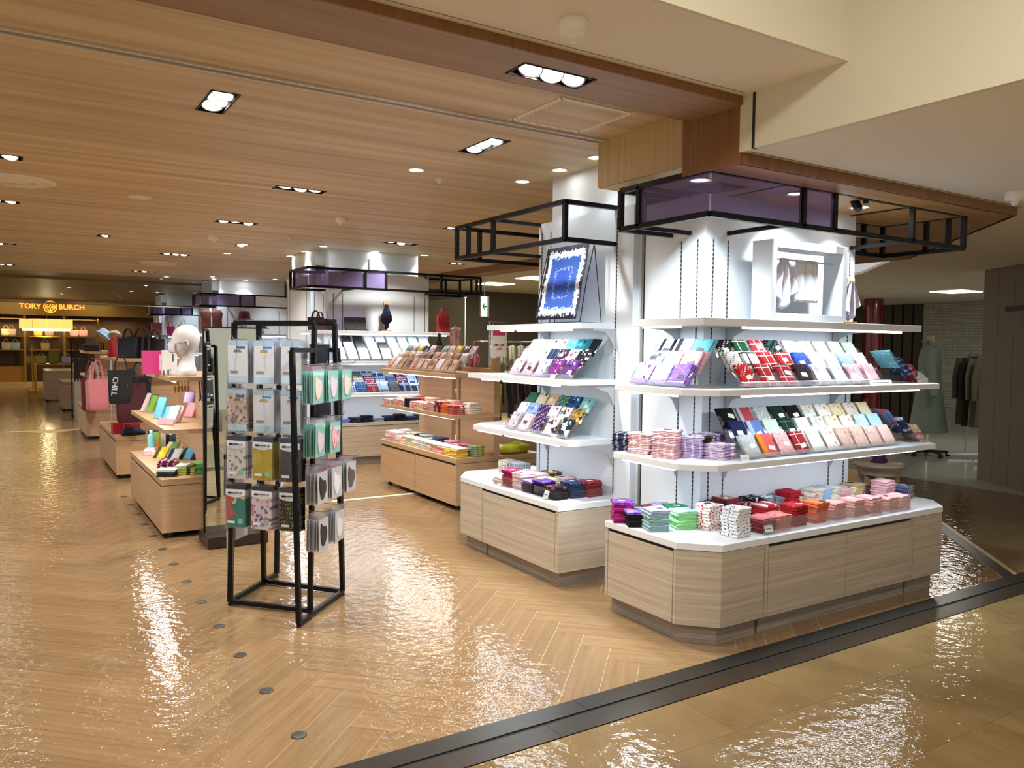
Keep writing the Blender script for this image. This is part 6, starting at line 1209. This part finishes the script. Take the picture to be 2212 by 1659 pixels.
for s in (-1, 1): MB().tube([(s*.22, 0, 1.50), (s*.30, -.01, 1.28), (s*.36, -.03, 1.05), (s*.40, -.06, .86)], [.075, .07, .06, .055], 12).build('sleeve', DG, t)
MB().tube([(-.10, .02, 1.60), (-.13, -.06, 1.56), (0, -.10, 1.52), (.13, -.06, 1.56), (.10, .02, 1.60), (0, .08, 1.62), (-.10, .02, 1.60)], .035, 8).build('hood', DG, t)
MB().lathe([(.055, 1.55), (.048, 1.66), (.05, 1.69), (0, 1.695)], 16).build('neck', P('neck_cream', '#b8b09a', .5), t)
t = thing('garment_rail', 'chrome garment rail in the dim shop beside the grey wall', 'rail', (11.1, 5.68, 0), .95); MB().tube([(-.35, 0, .06), (-.35, 0, 1.45), (.35, 0, 1.45), (.35, 0, .06)], .012).build('frame', CHROME, t)
for s in (-1, 1): MB().bar((s*.35, -.25, .05), (s*.35, .25, .05), .025).build('foot', CHROME, t)
for k, c in enumerate(('#6a6154', '#77705f', '#2b2826', '#655c50')): garment(11.1+.10*(k-1.5), 5.68+.14*(k-1.5), 1.42, .42, .95, P('coat_%d' % k, c, .85), ('taupe', 'khaki', 'black', 'brown')[k]+' long coat hanging on the rail by the grey wall', .95-PI/2)
for k in range(7): garment(12.3+.25*k, 9.0+.1*k, 1.35, .45, .8, P('dimcoat_%d' % (k % 3), ('#4a4238', '#3a342e', '#8a7a5c')[k % 3], .85), 'dim coat hanging at the back of the dark shop', .6, 'coats at the back of the dark shop')
t = thing('garment_rail', 'long dark rail at the back of the dim shop', 'rail', (13.0, 9.3, 0), .38); MB().tube([(-1, 0, 0), (-1, 0, 1.42), (1, 0, 1.42), (1, 0, 0)], .012).build('frame', BLACK, t)
# goods of the far gold store
for x, z, c, nm in ((-.1, 1.62, '#c8b894', 'cream handbag'), (.05, 1.62, '#9a8a70', 'taupe handbag'), (.80, 1.62, '#c8b040', 'yellow box bag'), (1.12, 1.62, '#9a7a60', 'brown handbag'), (1.85, 1.62, '#c8908c', 'pink handbag'), (2.12, 1.62, '#b48078', 'rose handbag'), (-.1, 1.18, '#e0d4c0', 'ivory handbag'), (.15, 1.18, '#a8c4c0', 'pale aqua handbag'), (1.0, 1.18, '#b89a50', 'gold handbag')):
    tote('handbag', x, 30.72, z, .28, .22, .14, P('far_'+c[1:], c, .5), nm+' on the far gold store shelf', 0, .12)
t = thing('brass_table', 'brass legged display table before the gold store', 'table', (1.05, 26.0, 0)); MB().box(-.5, .5, -.3, .3, .80, .83).build('top', BRASS, t)
for sx in (-1, 1):
    for sy in (-1, 1): MB().box(sx*.46-.03, sx*.46+.03, sy*.26-.03, sy*.26+.03, 0, .80).build('leg', BRASS, t)
for dx, h, c, nm in ((-.3, .22, '#c8b83a', 'yellow green bag on the brass table'), (.0, .34, '#8a8a30', 'olive bag on the brass table'), (.32, .2, '#cbb9c6', 'pale lilac bag on the brass table')): tote('handbag', 1.05+dx, 26.0, .83, .26, h, .14, P('tb_'+c[1:], c, .5), nm, 0, .08)
t = thing('bag_stand', 'slim brass stand holding a gold bag in the gold store', 'stand', (.55, 27.4, 0)); MB().tube([(0, 0, .02), (0, 0, 1.35)], .012).build('pole', BRASS, t); MB().lathe([(.16, 0), (.16, .015), (0, .02)], 20).build('foot', BRASS, t)
tote('handbag', .55, 27.30, .78, .34, .24, .14, P('bag_gold', '#b89a48', .4), 'gold bag hanging on the slim brass stand', 0, .26)
simple_box('counter_plinth', 1.62, 27.0, 0, .55, .5, .95, P('plinth_grey', '#6a655c', .5), 'dark grey counter plinth inside the gold store', 'plinth')
